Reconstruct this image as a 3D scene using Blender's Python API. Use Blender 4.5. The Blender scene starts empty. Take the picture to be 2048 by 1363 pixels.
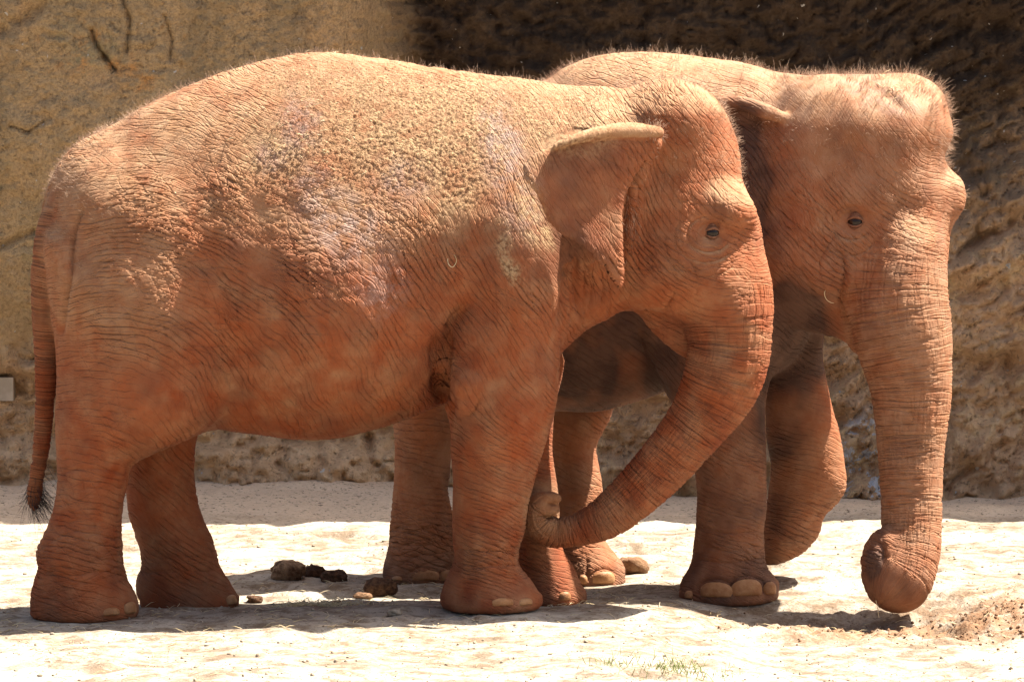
import bpy, math
import numpy as np
from mathutils import Vector, Matrix

S = bpy.context.scene
COL = S.collection
R = math.radians
rng = np.random.default_rng(7)

# ------------------------------------------------------------------ camera
FPX, DIST, CAMH, ZC = 12875.0, 25.0, 2.5, 1.056       # focal length in px of the 2048 px frame
PITCH = math.atan((CAMH - ZC) / DIST)
cam = bpy.data.cameras.new('camera')
cam.sensor_width = 36.0
cam.lens = 36.0 * FPX / 2048.0
cam.clip_start, cam.clip_end = 0.5, 500.0
camo = bpy.data.objects.new('camera', cam)
camo.location = (0, -DIST, CAMH)
camo.rotation_euler = (math.pi / 2 - PITCH, 0, 0)
COL.objects.link(camo)
S.camera = camo

# ------------------------------------------------------------------ light
SUN = Vector((0.46, 0.165, 0.872)).normalized()
world = bpy.data.worlds.new('World')
S.world = world
world.use_nodes = True
wn = world.node_tree
wn.nodes.clear()
sky = wn.nodes.new('ShaderNodeTexSky')
sky.sky_type = 'NISHITA'
sky.sun_disc = False
sky.dust_density = 5.0
sky.ozone_density = 0.6
sky.sun_elevation = math.asin(SUN.z)
sky.sun_rotation = math.atan2(SUN.x, SUN.y)
bg = wn.nodes.new('ShaderNodeBackground')
bg.inputs[1].default_value = 0.058
wo = wn.nodes.new('ShaderNodeOutputWorld')
wn.links.new(sky.outputs[0], bg.inputs[0])
wn.links.new(bg.outputs[0], wo.inputs[0])
sl = bpy.data.lights.new('sun', 'SUN')
sl.energy = 5.0
sl.angle = R(0.53)
sl.color = (1.0, 0.93, 0.82)
so = bpy.data.objects.new('sun', sl)
so.rotation_euler = SUN.to_track_quat('Z', 'Y').to_euler()
so.location = (6, 2, 12)
COL.objects.link(so)
S.view_settings.view_transform = 'Standard'
S.view_settings.look = 'None'
S.view_settings.gamma = 1.0
S.view_settings.use_curve_mapping = False
S.view_settings.exposure = 1.84
S.render.engine = 'CYCLES'
S.cycles.max_bounces = 6
S.cycles.diffuse_bounces = 4

# ------------------------------------------------------------------ pixel of the 2048 px frame <-> point
CP, SP = math.cos(PITCH), math.sin(PITCH)


def P(px, py, y):
    """world point at depth y seen at photo pixel (px, py)"""
    u = (np.asarray(px, float) - 1024) / FPX
    v = (681.5 - np.asarray(py, float)) / FPX
    dy = CP + v * SP
    dz = -SP + v * CP
    t = (np.asarray(y, float) + DIST) / dy
    return u * t, np.asarray(y, float) + 0 * u, CAMH + dz * t


def PROJ(x, y, z):
    f = (y + DIST) * CP - (z - CAMH) * SP
    up = (y + DIST) * SP + (z - CAMH) * CP
    return 1024 + FPX * x / f, 681.5 - FPX * up / f


def M(rpx, y=0.0):
    return rpx * (y + DIST) / FPX


# ------------------------------------------------------------------ noise in numpy
def _hash(ix, iy, iz, seed):
    h = (ix.astype(np.uint32) * np.uint32(374761393) + iy.astype(np.uint32) * np.uint32(668265263)
         + iz.astype(np.uint32) * np.uint32(2147483647) + np.uint32((seed * 974634777) & 0xffffffff))
    h = (h ^ (h >> np.uint32(13))) * np.uint32(1274126177)
    h = (h ^ (h >> np.uint32(16))) * np.uint32(2246822519)
    h = h ^ (h >> np.uint32(13))
    return h.astype(np.float32) / np.float32(4294967295.0)


def vnoise(x, y, z, seed=0):
    x, y, z = np.broadcast_arrays(np.asarray(x, np.float32), np.asarray(y, np.float32), np.asarray(z, np.float32))
    fx, fy, fz = np.floor(x), np.floor(y), np.floor(z)
    ix, iy, iz = fx.astype(np.int64), fy.astype(np.int64), fz.astype(np.int64)
    u, v, w = x - fx, y - fy, z - fz
    u, v, w = [t * t * t * (t * (t * 6 - 15) + 10) for t in (u, v, w)]
    r = 0
    for a in (0, 1):
        for b in (0, 1):
            for c in (0, 1):
                r = r + _hash(ix + a, iy + b, iz + c, seed) * (u if a else 1 - u) * (v if b else 1 - v) * (w if c else 1 - w)
    return r * 2 - 1


def fbm(x, y, z, octs=4, seed=0, gain=0.5):
    r, a = 0, 1.0
    for o in range(octs):
        r = r + a * vnoise(x * 2 ** o + 17.3 * o, y * 2 ** o - 9.1 * o, z * 2 ** o + 4.7 * o, seed + o)
        a *= gain
    return r


def sstep(a, b, x):
    t = np.clip((x - a) / (b - a), 0, 1)
    return t * t * (3 - 2 * t)


# ------------------------------------------------------------------ curves
def crom(pts, n, closed):
    pts = np.asarray(pts, float)
    N = len(pts)
    out = []
    rngk = range(N if closed else N - 1)
    for i in rngk:
        if closed:
            p0, p1, p2, p3 = pts[(i - 1) % N], pts[i], pts[(i + 1) % N], pts[(i + 2) % N]
        else:
            p0, p1, p2, p3 = pts[max(i - 1, 0)], pts[i], pts[i + 1], pts[min(i + 2, N - 1)]
        for k in range(n):
            t = k / n
            out.append(0.5 * ((2 * p1) + (-p0 + p2) * t + (2 * p0 - 5 * p1 + 4 * p2 - p3) * t * t
                              + (-p0 + 3 * p1 - 3 * p2 + p3) * t ** 3))
    if not closed:
        out.append(pts[-1])
    return np.array(out)


def sdf_poly(X, Z, poly):
    x, z = X.ravel(), Z.ravel()
    d = np.full(x.shape, 1e9, np.float64)
    s = np.ones(x.shape)
    n = len(poly)
    for i in range(n):
        a, b = poly[i], poly[i - 1]
        ex, ez = b[0] - a[0], b[1] - a[1]
        wx, wz = x - a[0], z - a[1]
        t = np.clip((wx * ex + wz * ez) / (ex * ex + ez * ez + 1e-12), 0, 1)
        bx, bz = wx - ex * t, wz - ez * t
        d = np.minimum(d, bx * bx + bz * bz)
        c1, c2, c3 = z >= a[1], z < b[1], ex * wz > ez * wx
        flip = (c1 & c2 & c3) | (~c1 & ~c2 & ~c3)
        s = np.where(flip, -s, s)
    return (s * np.sqrt(d)).reshape(X.shape).astype(np.float32)


def blur2(a, n):
    for _ in range(n):
        p = np.pad(a, 1, mode='edge')
        a = (p[:-2, 1:-1] + p[2:, 1:-1] + p[1:-1, :-2] + p[1:-1, 2:] + 4 * p[1:-1, 1:-1]) / 8
    return a


# ------------------------------------------------------------------ implicit body on a voxel grid
class Field:
    def __init__(s, lo, hi, h):
        s.h = h
        s.x = np.arange(lo[0], hi[0], h, dtype=np.float32)
        s.y = np.arange(lo[1], hi[1], h, dtype=np.float32)
        s.z = np.arange(lo[2], hi[2], h, dtype=np.float32)
        s.f = np.full((len(s.x), len(s.y), len(s.z)), 0.5, np.float32)

    def _sl(s, lo, hi):
        r = []
        for ax, a, b in zip((s.x, s.y, s.z), lo, hi):
            i = int(np.searchsorted(ax, a)); j = int(np.searchsorted(ax, b))
            r.append(slice(max(i, 0), max(j, 1)))
        return tuple(r)

    def join(s, sl, d, k):
        a = s.f[sl]
        if k <= 0:
            s.f[sl] = np.minimum(a, d)
        else:
            hh = np.clip(0.5 + 0.5 * (a - d) / k, 0, 1)
            s.f[sl] = a * (1 - hh) + d * hh - k * hh * (1 - hh)

    def inflate(s, pts, yfun, W, Rr, k=0.05, sole=None, sub=4, cx=None):
        """a side outline in photo pixels swelled to its real thickness about the depth yfun(px, py)"""
        pp = crom(pts, sub, True)
        yy = np.array([yfun(a, b) for a, b in pp])
        wx, wy, wz = P(pp[:, 0], pp[:, 1], yy)
        m = 0.12 + k
        ylo, yhi = yy.min() - np.max(W) - m, yy.max() + np.max(W) + m
        zlo = wz.min() - m
        if sole is not None:
            zlo = max(zlo, min(sole[0][2], sole[1][2]) - 0.05)
        sl = s._sl((wx.min() - m, ylo, zlo), (wx.max() + m, yhi, wz.max() + m))
        X, Z = np.meshgrid(s.x[sl[0]], s.z[sl[2]], indexing='ij')
        sd = sdf_poly(X, Z, np.stack([wx, wz], 1))
        wgt = np.clip(-sd / 0.05, 0, 1)
        sd = sd * (1 - wgt) + blur2(sd, 24) * wgt
        yc = np.full(X.shape, yy.mean(), np.float32)
        for _ in range(2):
            qx, qy = PROJ(X, yc, Z)
            yc = yfun(qx, qy).astype(np.float32) if not np.isscalar(yfun(qx, qy)) else np.full(X.shape, yfun(qx, qy), np.float32)
        Wv = W if np.isscalar(W) else None
        if Wv is None:
            Wv = 1.0
        r = np.maximum((sd + Rr) / Rr, 0)[:, None, :]
        e = (s.y[sl[1]][None, :, None] - yc[:, None, :]) / Wv
        k0 = np.sqrt(r * r + e * e)
        k1 = np.sqrt((r / Rr) ** 2 + (e / Wv) ** 2) + 1e-4
        d = k0 * (k0 - 1) / k1
        if sole is not None:
            (x0, _, z0), (x1, _, z1) = sole
            zl = z0 + (X - x0) / (x1 - x0) * (z1 - z0)
            pl = (zl - Z)[:, None, :]
            kk = 0.03
            hh = np.clip(0.5 - 0.5 * (pl - d) / kk, 0, 1)
            d = pl * (1 - hh) + d * hh + kk * hh * (1 - hh)
        s.join(sl, d.astype(np.float32), k)

    def tube(s, path, k=0.05, n=5, ysc=1.0):
        """path of (px, py, y, radius px)"""
        q = crom(path, n, False)
        wx, wy, wz = P(q[:, 0], q[:, 1], q[:, 2])
        rr = M(q[:, 3], q[:, 2])
        m = 0.1 + k
        lo = (np.min(wx - rr) - m, np.min(wy - rr) - m, np.min(wz - rr) - m)
        hi = (np.max(wx + rr) + m, np.max(wy + rr) + m, np.max(wz + rr) + m)
        SL = s._sl(lo, hi)
        D = np.full(s.f[SL].shape, 0.5, np.float32)
        for i in range(len(q) - 1):
            a = np.array((wx[i], wy[i], wz[i])); b = np.array((wx[i + 1], wy[i + 1], wz[i + 1]))
            rm = max(rr[i], rr[i + 1]) + m
            sl = s._sl(np.minimum(a, b) - rm, np.maximum(a, b) + rm)
            sl = tuple(slice(max(u.start, v.start), min(u.stop, v.stop)) for u, v in zip(sl, SL))
            if any(u.stop <= u.start for u in sl):
                continue
            X = s.x[sl[0]][:, None, None] - a[0]
            Y = (s.y[sl[1]][None, :, None] - a[1])
            Z = s.z[sl[2]][None, None, :] - a[2]
            e = b - a
            t = np.clip((X * e[0] + Y * e[1] + Z * e[2]) / (e @ e + 1e-12), 0, 1)
            d = np.sqrt((X - t * e[0]) ** 2 + ((Y - t * e[1]) / ysc) ** 2 + (Z - t * e[2]) ** 2) - (rr[i] + t * (rr[i + 1] - rr[i]))
            l2 = tuple(slice(u.start - v.start, u.stop - v.start) for u, v in zip(sl, SL))
            D[l2] = np.minimum(D[l2], d)
        s.join(SL, D, k)
        return np.stack([wx, wy, wz], 1), rr

    def ell(s, px, py, y, rx, ry, rz, k=0.05, rot=0.0, minus=False):
        """ellipsoid, centre in pixels, radii in pixels across / metres deep / pixels high, turned by rot in the side view"""
        cx, cy, cz = P(px, py, y)
        a, b, c = M(rx, y), ry, M(rz, y)
        big = max(a, c) + 0.1 + k
        sl = s._sl((cx - big, cy - b - 0.1 - k, cz - big), (cx + big, cy + b + 0.1 + k, cz + big))
        X = s.x[sl[0]][:, None, None] - cx
        Y = s.y[sl[1]][None, :, None] - cy
        Z = s.z[sl[2]][None, None, :] - cz
        ca, sa = math.cos(rot), math.sin(rot)
        X, Z = X * ca + Z * sa, -X * sa + Z * ca
        k0 = np.sqrt((X / a) ** 2 + (Y / b) ** 2 + (Z / c) ** 2)
        k1 = np.sqrt((X / a ** 2) ** 2 + (Y / b ** 2) ** 2 + (Z / c ** 2) ** 2) + 1e-4
        d = (k0 * (k0 - 1) / k1).astype(np.float32)
        if not minus:
            s.join(sl, d, k)
        else:
            A = s.f[sl]
            hh = np.clip(0.5 - 0.5 * (A + d) / k, 0, 1)
            s.f[sl] = A * (1 - hh) + (-d) * hh + k * hh * (1 - hh)

    def flap(s, pts, yfun, t, k=0.02):
        """a thin sheet (ear) with its own bend"""
        pp = crom(pts, 5, True)
        yy = np.array([yfun(a, b) for a, b in pp])
        wx, wy, wz = P(pp[:, 0], pp[:, 1], yy)
        m = 0.06 + k
        sl = s._sl((wx.min() - m, yy.min() - t - m, wz.min() - m), (wx.max() + m, yy.max() + t + m, wz.max() + m))
        X, Z = np.meshgrid(s.x[sl[0]], s.z[sl[2]], indexing='ij')
        sd = sdf_poly(X, Z, np.stack([wx, wz], 1))
        qx, qy = PROJ(X, yy.mean(), Z)
        yc = yfun(qx, qy)
        gx, gz = np.gradient(yc, s.h)
        nrm = np.sqrt(1 + gx ** 2 + gz ** 2)
        dy = (np.abs(s.y[sl[1]][None, :, None] - yc[:, None, :]) / nrm[:, None, :])
        a = np.maximum(sd + t, 0)[:, None, :]
        d = np.sqrt(a * a + dy * dy) - t
        s.join(sl, d.astype(np.float32), k)

    def mesh(s):
        f = s.f
        f[0] = f[-1] = 0.2; f[:, 0] = f[:, -1] = 0.2; f[:, :, 0] = f[:, :, -1] = 0.2
        ins = f < 0
        nx, ny, nz = f.shape
        c = np.zeros((nx - 1, ny - 1, nz - 1), np.uint8)
        for a in (0, 1):
            for b in (0, 1):
                for d in (0, 1):
                    c += ins[a:nx - 1 + a, b:ny - 1 + b, d:nz - 1 + d]
        act = np.argwhere((c > 0) & (c < 8))
        idx = np.full(c.shape, -1, np.int32)
        idx[act[:, 0], act[:, 1], act[:, 2]] = np.arange(len(act))
        acc = np.zeros((len(act), 3), np.float32); cnt = np.zeros(len(act), np.float32)
        cor = [(a, b, d) for a in (0, 1) for b in (0, 1) for d in (0, 1)]
        val = {q: f[act[:, 0] + q[0], act[:, 1] + q[1], act[:, 2] + q[2]] for q in cor}
        for i, q in enumerate(cor):
            for q2 in cor[i + 1:]:
                if sum(abs(u - v) for u, v in zip(q, q2)) != 1:
                    continue
                v0, v1 = val[q], val[q2]
                m = (v0 < 0) != (v1 < 0)
                t = np.where(m, v0 / np.where(m, v0 - v1, 1), 0)
                p = np.array(q, np.float32)[None] + t[:, None] * (np.array(q2, np.float32) - np.array(q, np.float32))[None]
                acc[m] += p[m]; cnt[m] += 1
        V = (act + acc / cnt[:, None]) * s.h + np.array((s.x[0], s.y[0], s.z[0]))
        F = []
        for ax in range(3):
            sl0 = [slice(None)] * 3; sl1 = [slice(None)] * 3
            sl0[ax] = slice(0, -1); sl1[ax] = slice(1, None)
            a, b = ins[tuple(sl0)], ins[tuple(sl1)]
            e = np.argwhere(a != b)
            o1, o2 = [(1, 2), (2, 0), (0, 1)][ax]
            e = e[(e[:, o1] > 0) & (e[:, o2] > 0)]
            inside = a[e[:, 0], e[:, 1], e[:, 2]]

            def g(d1, d2):
                q = e.copy(); q[:, o1] -= d1; q[:, o2] -= d2
                q = np.minimum(q, np.array(idx.shape) - 1)
                return idx[q[:, 0], q[:, 1], q[:, 2]]
            quad = np.stack([g(1, 1), g(0, 1), g(0, 0), g(1, 0)], 1)
            quad[~inside] = quad[~inside][:, ::-1]
            F.append(quad)
        F = np.concatenate(F)
        F = F[(F >= 0).all(1)]
        return V.astype(np.float64), F


def edges_of(F):
    e = np.concatenate([F[:, [0, 1]], F[:, [1, 2]], F[:, [2, 3]], F[:, [3, 0]]])
    e.sort(1)
    return np.unique(e, axis=0)


def relax(V, E, n, w=0.5):
    deg = np.bincount(E.ravel(), minlength=len(V)).astype(float)[:, None]
    for it in range(n):
        acc = np.zeros_like(V)
        for c in range(3):
            acc[:, c] = np.bincount(E[:, 0], V[E[:, 1], c], len(V)) + np.bincount(E[:, 1], V[E[:, 0], c], len(V))
        ww = w if it % 2 == 0 else -w * 1.04
        V = V + ww * (acc / np.maximum(deg, 1) - V)
    return V


def split4(V, F):
    """one smooth quad subdivision"""
    E = edges_of(F)
    nv, ne = len(V), len(E)
    key = E[:, 0].astype(np.int64) * nv + E[:, 1]

    def eid(a, b):
        lo, hi = np.minimum(a, b), np.maximum(a, b)
        return np.searchsorted(key, lo.astype(np.int64) * nv + hi)
    fc = V[F].mean(1)
    em = V[E].mean(1)
    e = [eid(F[:, i], F[:, (i + 1) % 4]) + nv for i in range(4)]
    c = np.arange(len(F)) + nv + ne
    Q = np.concatenate([np.stack([F[:, i], e[i], c, e[(i + 3) % 4]], 1) for i in range(4)])
    V2 = np.concatenate([V, em, fc])
    return relax(V2, edges_of(Q), 2, 0.5), Q


def normals(V, F):
    n = np.cross(V[F[:, 2]] - V[F[:, 0]], V[F[:, 3]] - V[F[:, 1]])
    N = np.zeros_like(V)
    for c in range(3):
        for k in range(4):
            N[:, c] += np.bincount(F[:, k], n[:, c], len(V))
    return N / (np.linalg.norm(N, axis=1)[:, None] + 1e-12)


def to_mesh(name, V, F, smooth=True):
    me = bpy.data.meshes.new(name)
    V = np.asarray(V, np.float32); F = np.asarray(F, np.int32)
    k = F.shape[1]
    me.vertices.add(len(V)); me.vertices.foreach_set('co', V.ravel())
    me.loops.add(F.size); me.loops.foreach_set('vertex_index', F.ravel())
    me.polygons.add(len(F))
    me.polygons.foreach_set('loop_start', np.arange(0, F.size, k, dtype=np.int32))
    me.polygons.foreach_set('loop_total', np.full(len(F), k, np.int32))
    me.polygons.foreach_set('use_smooth', np.full(len(F), smooth, bool))
    me.update(calc_edges=True)
    me.validate()
    return me


def vattr(me, name, data, kind='FLOAT_VECTOR'):
    a = me.attributes.new(name, kind, 'POINT')
    a.data.foreach_set('vector' if kind == 'FLOAT_VECTOR' else ('color' if kind == 'FLOAT_COLOR' else 'value'),
                       np.ascontiguousarray(data, np.float32).ravel())


def link(name, me, mat=None, parent=None, **props):
    o = bpy.data.objects.new(name, me)
    COL.objects.link(o)
    if mat is not None:
        me.materials.append(mat) if not me.materials else None
    if parent is not None:
        o.parent = parent
        o.matrix_parent_inverse = Matrix.Translation(parent.location).inverted()
    for k, v in props.items():
        o[k] = v
    return o


# ------------------------------------------------------------------ node helper
class NT:
    def __init__(s, name):
        s.m = bpy.data.materials.new(name)
        s.m.use_nodes = True
        s.t = s.m.node_tree
        s.t.nodes.clear()
        s.out = s.t.nodes.new('ShaderNodeOutputMaterial')
        s.b = s.t.nodes.new('ShaderNodeBsdfPrincipled')
        s.t.links.new(s.b.outputs[0], s.out.inputs[0])
        s.b.inputs['Roughness'].default_value = 0.9
        s.b.inputs['Specular IOR Level'].default_value = 0.25

    def put(s, sock, v):
        if hasattr(v, 'is_linked'):
            s.t.links.new(v, sock)
        elif v is not None:
            sock.default_value = v

    def n(s, ty, ins=None, out=0, **kw):
        nd = s.t.nodes.new('ShaderNode' + ty)
        for k, v in kw.items():
            setattr(nd, k, v)
        for k, v in (ins or {}).items():
            s.put(nd.inputs[k], v)
        return nd.outputs[out]

    def math(s, op, a, b=0.0, c=None, clamp=False):
        ins = {0: a, 1: b}
        if c is not None:
            ins[2] = c
        return s.n('Math', ins, operation=op, use_clamp=clamp)

    def attr(s, name, out='Vector'):
        nd = s.t.nodes.new('ShaderNodeAttribute')
        nd.attribute_name = name
        return nd.outputs[out]

    def sep(s, v):
        nd = s.t.nodes.new('ShaderNodeSeparateXYZ')
        s.put(nd.inputs[0], v)
        return nd.outputs

    def mul(s, v, xyz):
        return s.n('VectorMath', {0: v, 1: xyz}, operation='MULTIPLY')

    def noise(s, v, scale, detail=3, rough=0.55, dist=0.0, out=0):
        return s.n('TexNoise', {'Vector': v, 'Scale': scale, 'Detail': detail, 'Roughness': rough, 'Distortion': dist}, out=out)

    def ramp(s, fac, a, b, lo=0.0, hi=1.0, smooth=True):
        return s.n('MapRange', {0: fac, 1: a, 2: b, 3: lo, 4: hi}, interpolation_type='SMOOTHSTEP' if smooth else 'LINEAR')

    def mix(s, f, a, b, blend='MIX'):
        nd = s.t.nodes.new('ShaderNodeMix')
        nd.data_type = 'RGBA'; nd.blend_type = blend
        ci = [i for i in nd.inputs if i.type == 'RGBA']
        s.put(nd.inputs[0], f)
        for sock, v in zip(ci, (a, b)):
            if isinstance(v, tuple) and len(v) == 3:
                v = (*v, 1)
            s.put(sock, v)
        return [o for o in nd.outputs if o.type == 'RGBA'][0]

    def disp(s, h, scale):
        nd = s.t.nodes.new('ShaderNodeDisplacement')
        nd.inputs['Midlevel'].default_value = 0.0
        s.put(nd.inputs['Height'], h)
        nd.inputs['Scale'].default_value = scale
        s.t.links.new(nd.outputs[0], s.out.inputs['Displacement'])
        s.m.displacement_method = 'BOTH'

    def bump(s, h, strength, dist):
        nd = s.t.nodes.new('ShaderNodeBump')
        nd.inputs['Strength'].default_value = strength
        nd.inputs['Distance'].default_value = dist
        s.put(nd.inputs['Height'], h)
        s.t.links.new(nd.outputs[0], s.b.inputs['Normal'])


# ------------------------------------------------------------------ skin
def skin_material(name, tone):
    m = NT(name)
    wq = m.attr('flow')          # (across wrinkles, along wrinkles, depth) in metres
    tq = m.attr('ring')          # (along the trunk, round the trunk, 0) in metres
    mk = m.sep(m.attr('coat'))   # wrinkle depth, clods of mud, dust-free skin with a painted pale sheen
    mk2 = m.sep(m.attr('coat_b'))  # trunk weight, yellow mud, dust
    pos = m.n('NewGeometry', out='Position')
    warp = m.n('VectorMath', {0: m.noise(pos, 6.0, 2, out=1), 1: (0.5, 0.5, 0.5)}, operation='SUBTRACT')
    w2 = m.n('VectorMath', {0: wq, 1: m.mul(warp, (0.035, 0.05, 0.0))}, operation='ADD')

    def ridge(v, sx, sy, width, det=1.0):
        n = m.noise(m.mul(v, (sx, sy, sy)), 1.0, det, 0.5)
        return m.ramp(m.math('ABSOLUTE', m.math('SUBTRACT', n, 0.5)), 0.0, width)
    sp = m.sep(w2)

    def turned(ang):
        ca, sa = math.cos(R(ang)), math.sin(R(ang))
        cx = m.n('CombineXYZ', {0: m.math('SUBTRACT', m.math('MULTIPLY', sp[0], ca), m.math('MULTIPLY', sp[1], sa)),
                                1: m.math('ADD', m.math('MULTIPLY', sp[0], sa), m.math('MULTIPLY', sp[1], ca)), 2: sp[2]})
        return cx
    jig = m.noise(m.mul(w2, (9.0, 3.0, 3.0)), 1.0, 2.0, 0.6)
    ph = m.math('ADD', m.math('MULTIPLY', sp[0], 50.0), m.math('MULTIPLY', jig, 3.0))
    tri = m.math('ABSOLUTE', m.math('SUBTRACT', m.math('FRACT', ph), 0.5))
    gate = m.ramp(m.noise(m.mul(w2, (16.0, 5.0, 5.0)), 1.0, 2.0, 0.6), 0.32, 0.52)
    big = m.math('SUBTRACT', 1.0, m.math('MULTIPLY', m.ramp(tri, 0.0, 0.15, 1.0, 0.0), gate))
    x1 = ridge(turned(27), 27.0, 3.0, 0.05)
    x2 = ridge(turned(-31), 30.0, 3.6, 0.05)
    fine = ridge(w2, 70.0, 7.0, 0.08)
    body_h = m.math('ADD', m.math('ADD', m.math('MULTIPLY', big, 0.46), m.math('MULTIPLY', fine, 0.18)), m.math('ADD', m.math('MULTIPLY', x1, 0.22), m.math('MULTIPLY', x2, 0.20)))
    body_p = body_h
    body_h = m.math('MULTIPLY', body_h, mk[0])
    tw = m.n('VectorMath', {0: tq, 1: m.mul(warp, (0.02, 0.02, 0.0))}, operation='ADD')
    tr1 = ridge(tw, 22.0, 1.6, 0.035)
    tr2 = ridge(tw, 75.0, 5.0, 0.07)
    tl = ridge(tw, 4.0, 48.0, 0.10)
    ring_h = m.math('ADD', m.math('MULTIPLY', tr1, 0.42), m.math('ADD', m.math('MULTIPLY', tr2, 0.30), m.math('MULTIPLY', m.math('MULTIPLY', tl, 0.26), mk[0])))
    h = m.n('Mix', {0: mk2[0], 2: body_h, 3: ring_h})
    grain = m.noise(pos, 170.0, 3, 0.6)
    clod = m.noise(pos, 70.0, 4, 0.70)
    clodh = m.math('MULTIPLY', m.ramp(clod, 0.42, 0.72), mk[1])
    hh = m.math('ADD', m.math('MULTIPLY', h, 1.0), m.math('ADD', m.math('MULTIPLY', clodh, 0.85), m.math('MULTIPLY', grain, 0.20)))
    m.disp(hh, 0.0095)
    # colour: red dust over grey skin, yellow mud on the back
    big_n = m.noise(pos, 3.2, 4, 0.6)
    mid_n = m.noise(pos, 14.0, 4, 0.65)
    dust = m.mix(m.ramp(big_n, 0.35, 0.7), tone['dust_a'], tone['dust_b'])
    dust = m.mix(m.ramp(mid_n, 0.4, 0.75, 0.0, 0.6), dust, tone['dust_c'])
    skin = m.mix(m.ramp(m.noise(pos, 9.0, 3), 0.35, 0.65), (0.06, 0.032, 0.024), (0.10, 0.055, 0.040))
    c = m.mix(m.math('MULTIPLY', mk2[2], m.ramp(m.noise(pos, 4.5, 5, 0.7), 0.30, 0.52, 0.82, 1.0)), skin, dust)
    groove_shade = m.math('MULTIPLY', m.math('SUBTRACT', 1.0, m.n('Mix', {0: mk2[0], 2: body_p, 3: m.math('MULTIPLY', ring_h, 1.2)}), clamp=True), m.n('Mix', {0: mk2[0], 2: m.math('MINIMUM', mk[0], 1.0), 3: 1.0}))  # darkens the wrinkle grooves in the colour, as crease shade
    c = m.mix(groove_shade, c, m.mix(0.60, c, (0.055, 0.02, 0.012)))
    dust_sun_mix = m.math('MULTIPLY', m.attr('dust_sunlight', 'Fac'), m.ramp(m.noise(pos, 8.0, 5, 0.7), 0.25, 0.60, 0.35, 1.0))  # tan of thrown sand, and of sunlight painted into the colour
    c = m.mix(dust_sun_mix, c, m.mix(m.ramp(mid_n, 0.3, 0.7), tone['tan_a'], tone['tan_b']))
    mudc = m.mix(m.ramp(clod, 0.38, 0.56), (0.15, 0.08, 0.04), (0.42, 0.275, 0.15))
    mudm = m.math('MULTIPLY', mk2[1], m.ramp(m.noise(pos, 13.0, 5, 0.75), 0.36, 0.58, 0.1, 1.0))
    c = m.mix(mudm, c, mudc)
    bare_sheen = m.math('MULTIPLY', m.math('MULTIPLY', mk[2], 0.72), m.ramp(m.noise(pos, 17.0, 5, 0.75), 0.36, 0.66))
    c = m.mix(bare_sheen, c, m.mix(m.ramp(grain, 0.3, 0.7), (0.21, 0.135, 0.112), (0.31, 0.22, 0.19)))
    speck = m.ramp(m.noise(pos, 120.0, 2), 0.28, 0.40)
    c = m.mix(m.math('MULTIPLY', m.math('SUBTRACT', 1.0, speck), 0.5), c, (0.14, 0.07, 0.04))
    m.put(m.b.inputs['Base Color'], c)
    m.put(m.b.inputs['Roughness'], m.n('Mix', {0: bare_sheen, 2: 0.86, 3: 0.5}))
    m.put(m.b.inputs['Specular IOR Level'], m.n('Mix', {0: bare_sheen, 2: 0.2, 3: 0.4}))
    return m.m


def plain(name, col, rough=0.8, col2=None, scale=30.0, bump=0.0, bscale=60.0):
    m = NT(name)
    m.b.inputs['Roughness'].default_value = rough
    pos = m.n('TexCoord', out='Object')
    if col2 is None:
        m.b.inputs['Base Color'].default_value = (*col, 1)
    else:
        m.put(m.b.inputs['Base Color'], m.mix(m.ramp(m.noise(pos, scale, 4, 0.65), 0.35, 0.68), col, col2))
    if bump:
        m.bump(m.noise(pos, bscale, 4, 0.65), 1.0, bump)
    return m.m


# ------------------------------------------------------------------ wrinkle flow: potentials whose level lines follow the wrinkles
def flow_fields(ctrl, box, step=8.0):
    x0, x1, y0, y1 = box
    pad = 500
    gx = np.arange(x0 - pad, x1 + pad, step); gy = np.arange(y0 - pad, y1 + pad, step)
    X, Y = np.meshgrid(gx, gy, indexing='ij')
    num = np.zeros_like(X); den = np.full(X.shape, 1e-7)
    for c in ctrl:
        a, b, th = c[:3]
        w = 1.0 / ((X - a) ** 2 + (Y - b) ** 2 + 45.0 ** 2) ** 1.6
        num += w * th; den += w
    th = np.radians(num / den)
    edge = np.minimum(np.minimum(X - gx[0], gx[-1] - X), np.minimum(Y - gy[0], gy[-1] - Y))
    th = th * sstep(0, pad * 0.9, edge) + np.radians(-45) * (1 - sstep(0, pad * 0.9, edge))
    th = blur2(th, 6)
    res = []
    for ang in (th + np.pi / 2, th):
        vx, vy = np.cos(ang), -np.sin(ang)          # image y runs down
        mx, my = vx.mean(), vy.mean()
        kx = np.fft.fftfreq(len(gx), step)[:, None] * 2 * np.pi
        ky = np.fft.fftfreq(len(gy), step)[None, :] * 2 * np.pi
        k2 = kx ** 2 + ky ** 2; k2[0, 0] = 1
        ph = (-1j * (kx * np.fft.fft2(vx - mx) + ky * np.fft.fft2(vy - my))) / k2
        ph[0, 0] = 0
        res.append(np.fft.ifft2(ph).real + mx * X + my * Y)

    def sample(A, px, py):
        u = np.clip((px - gx[0]) / step, 0, len(gx) - 1.001); v = np.clip((py - gy[0]) / step, 0, len(gy) - 1.001)
        i, j = u.astype(int), v.astype(int); a, b = u - i, v - j
        return A[i, j] * (1 - a) * (1 - b) + A[i + 1, j] * a * (1 - b) + A[i, j + 1] * (1 - a) * b + A[i + 1, j + 1] * a * b
    return lambda px, py: (sample(res[0], px, py) / 515.0, sample(res[1], px, py) / 515.0)


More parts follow.
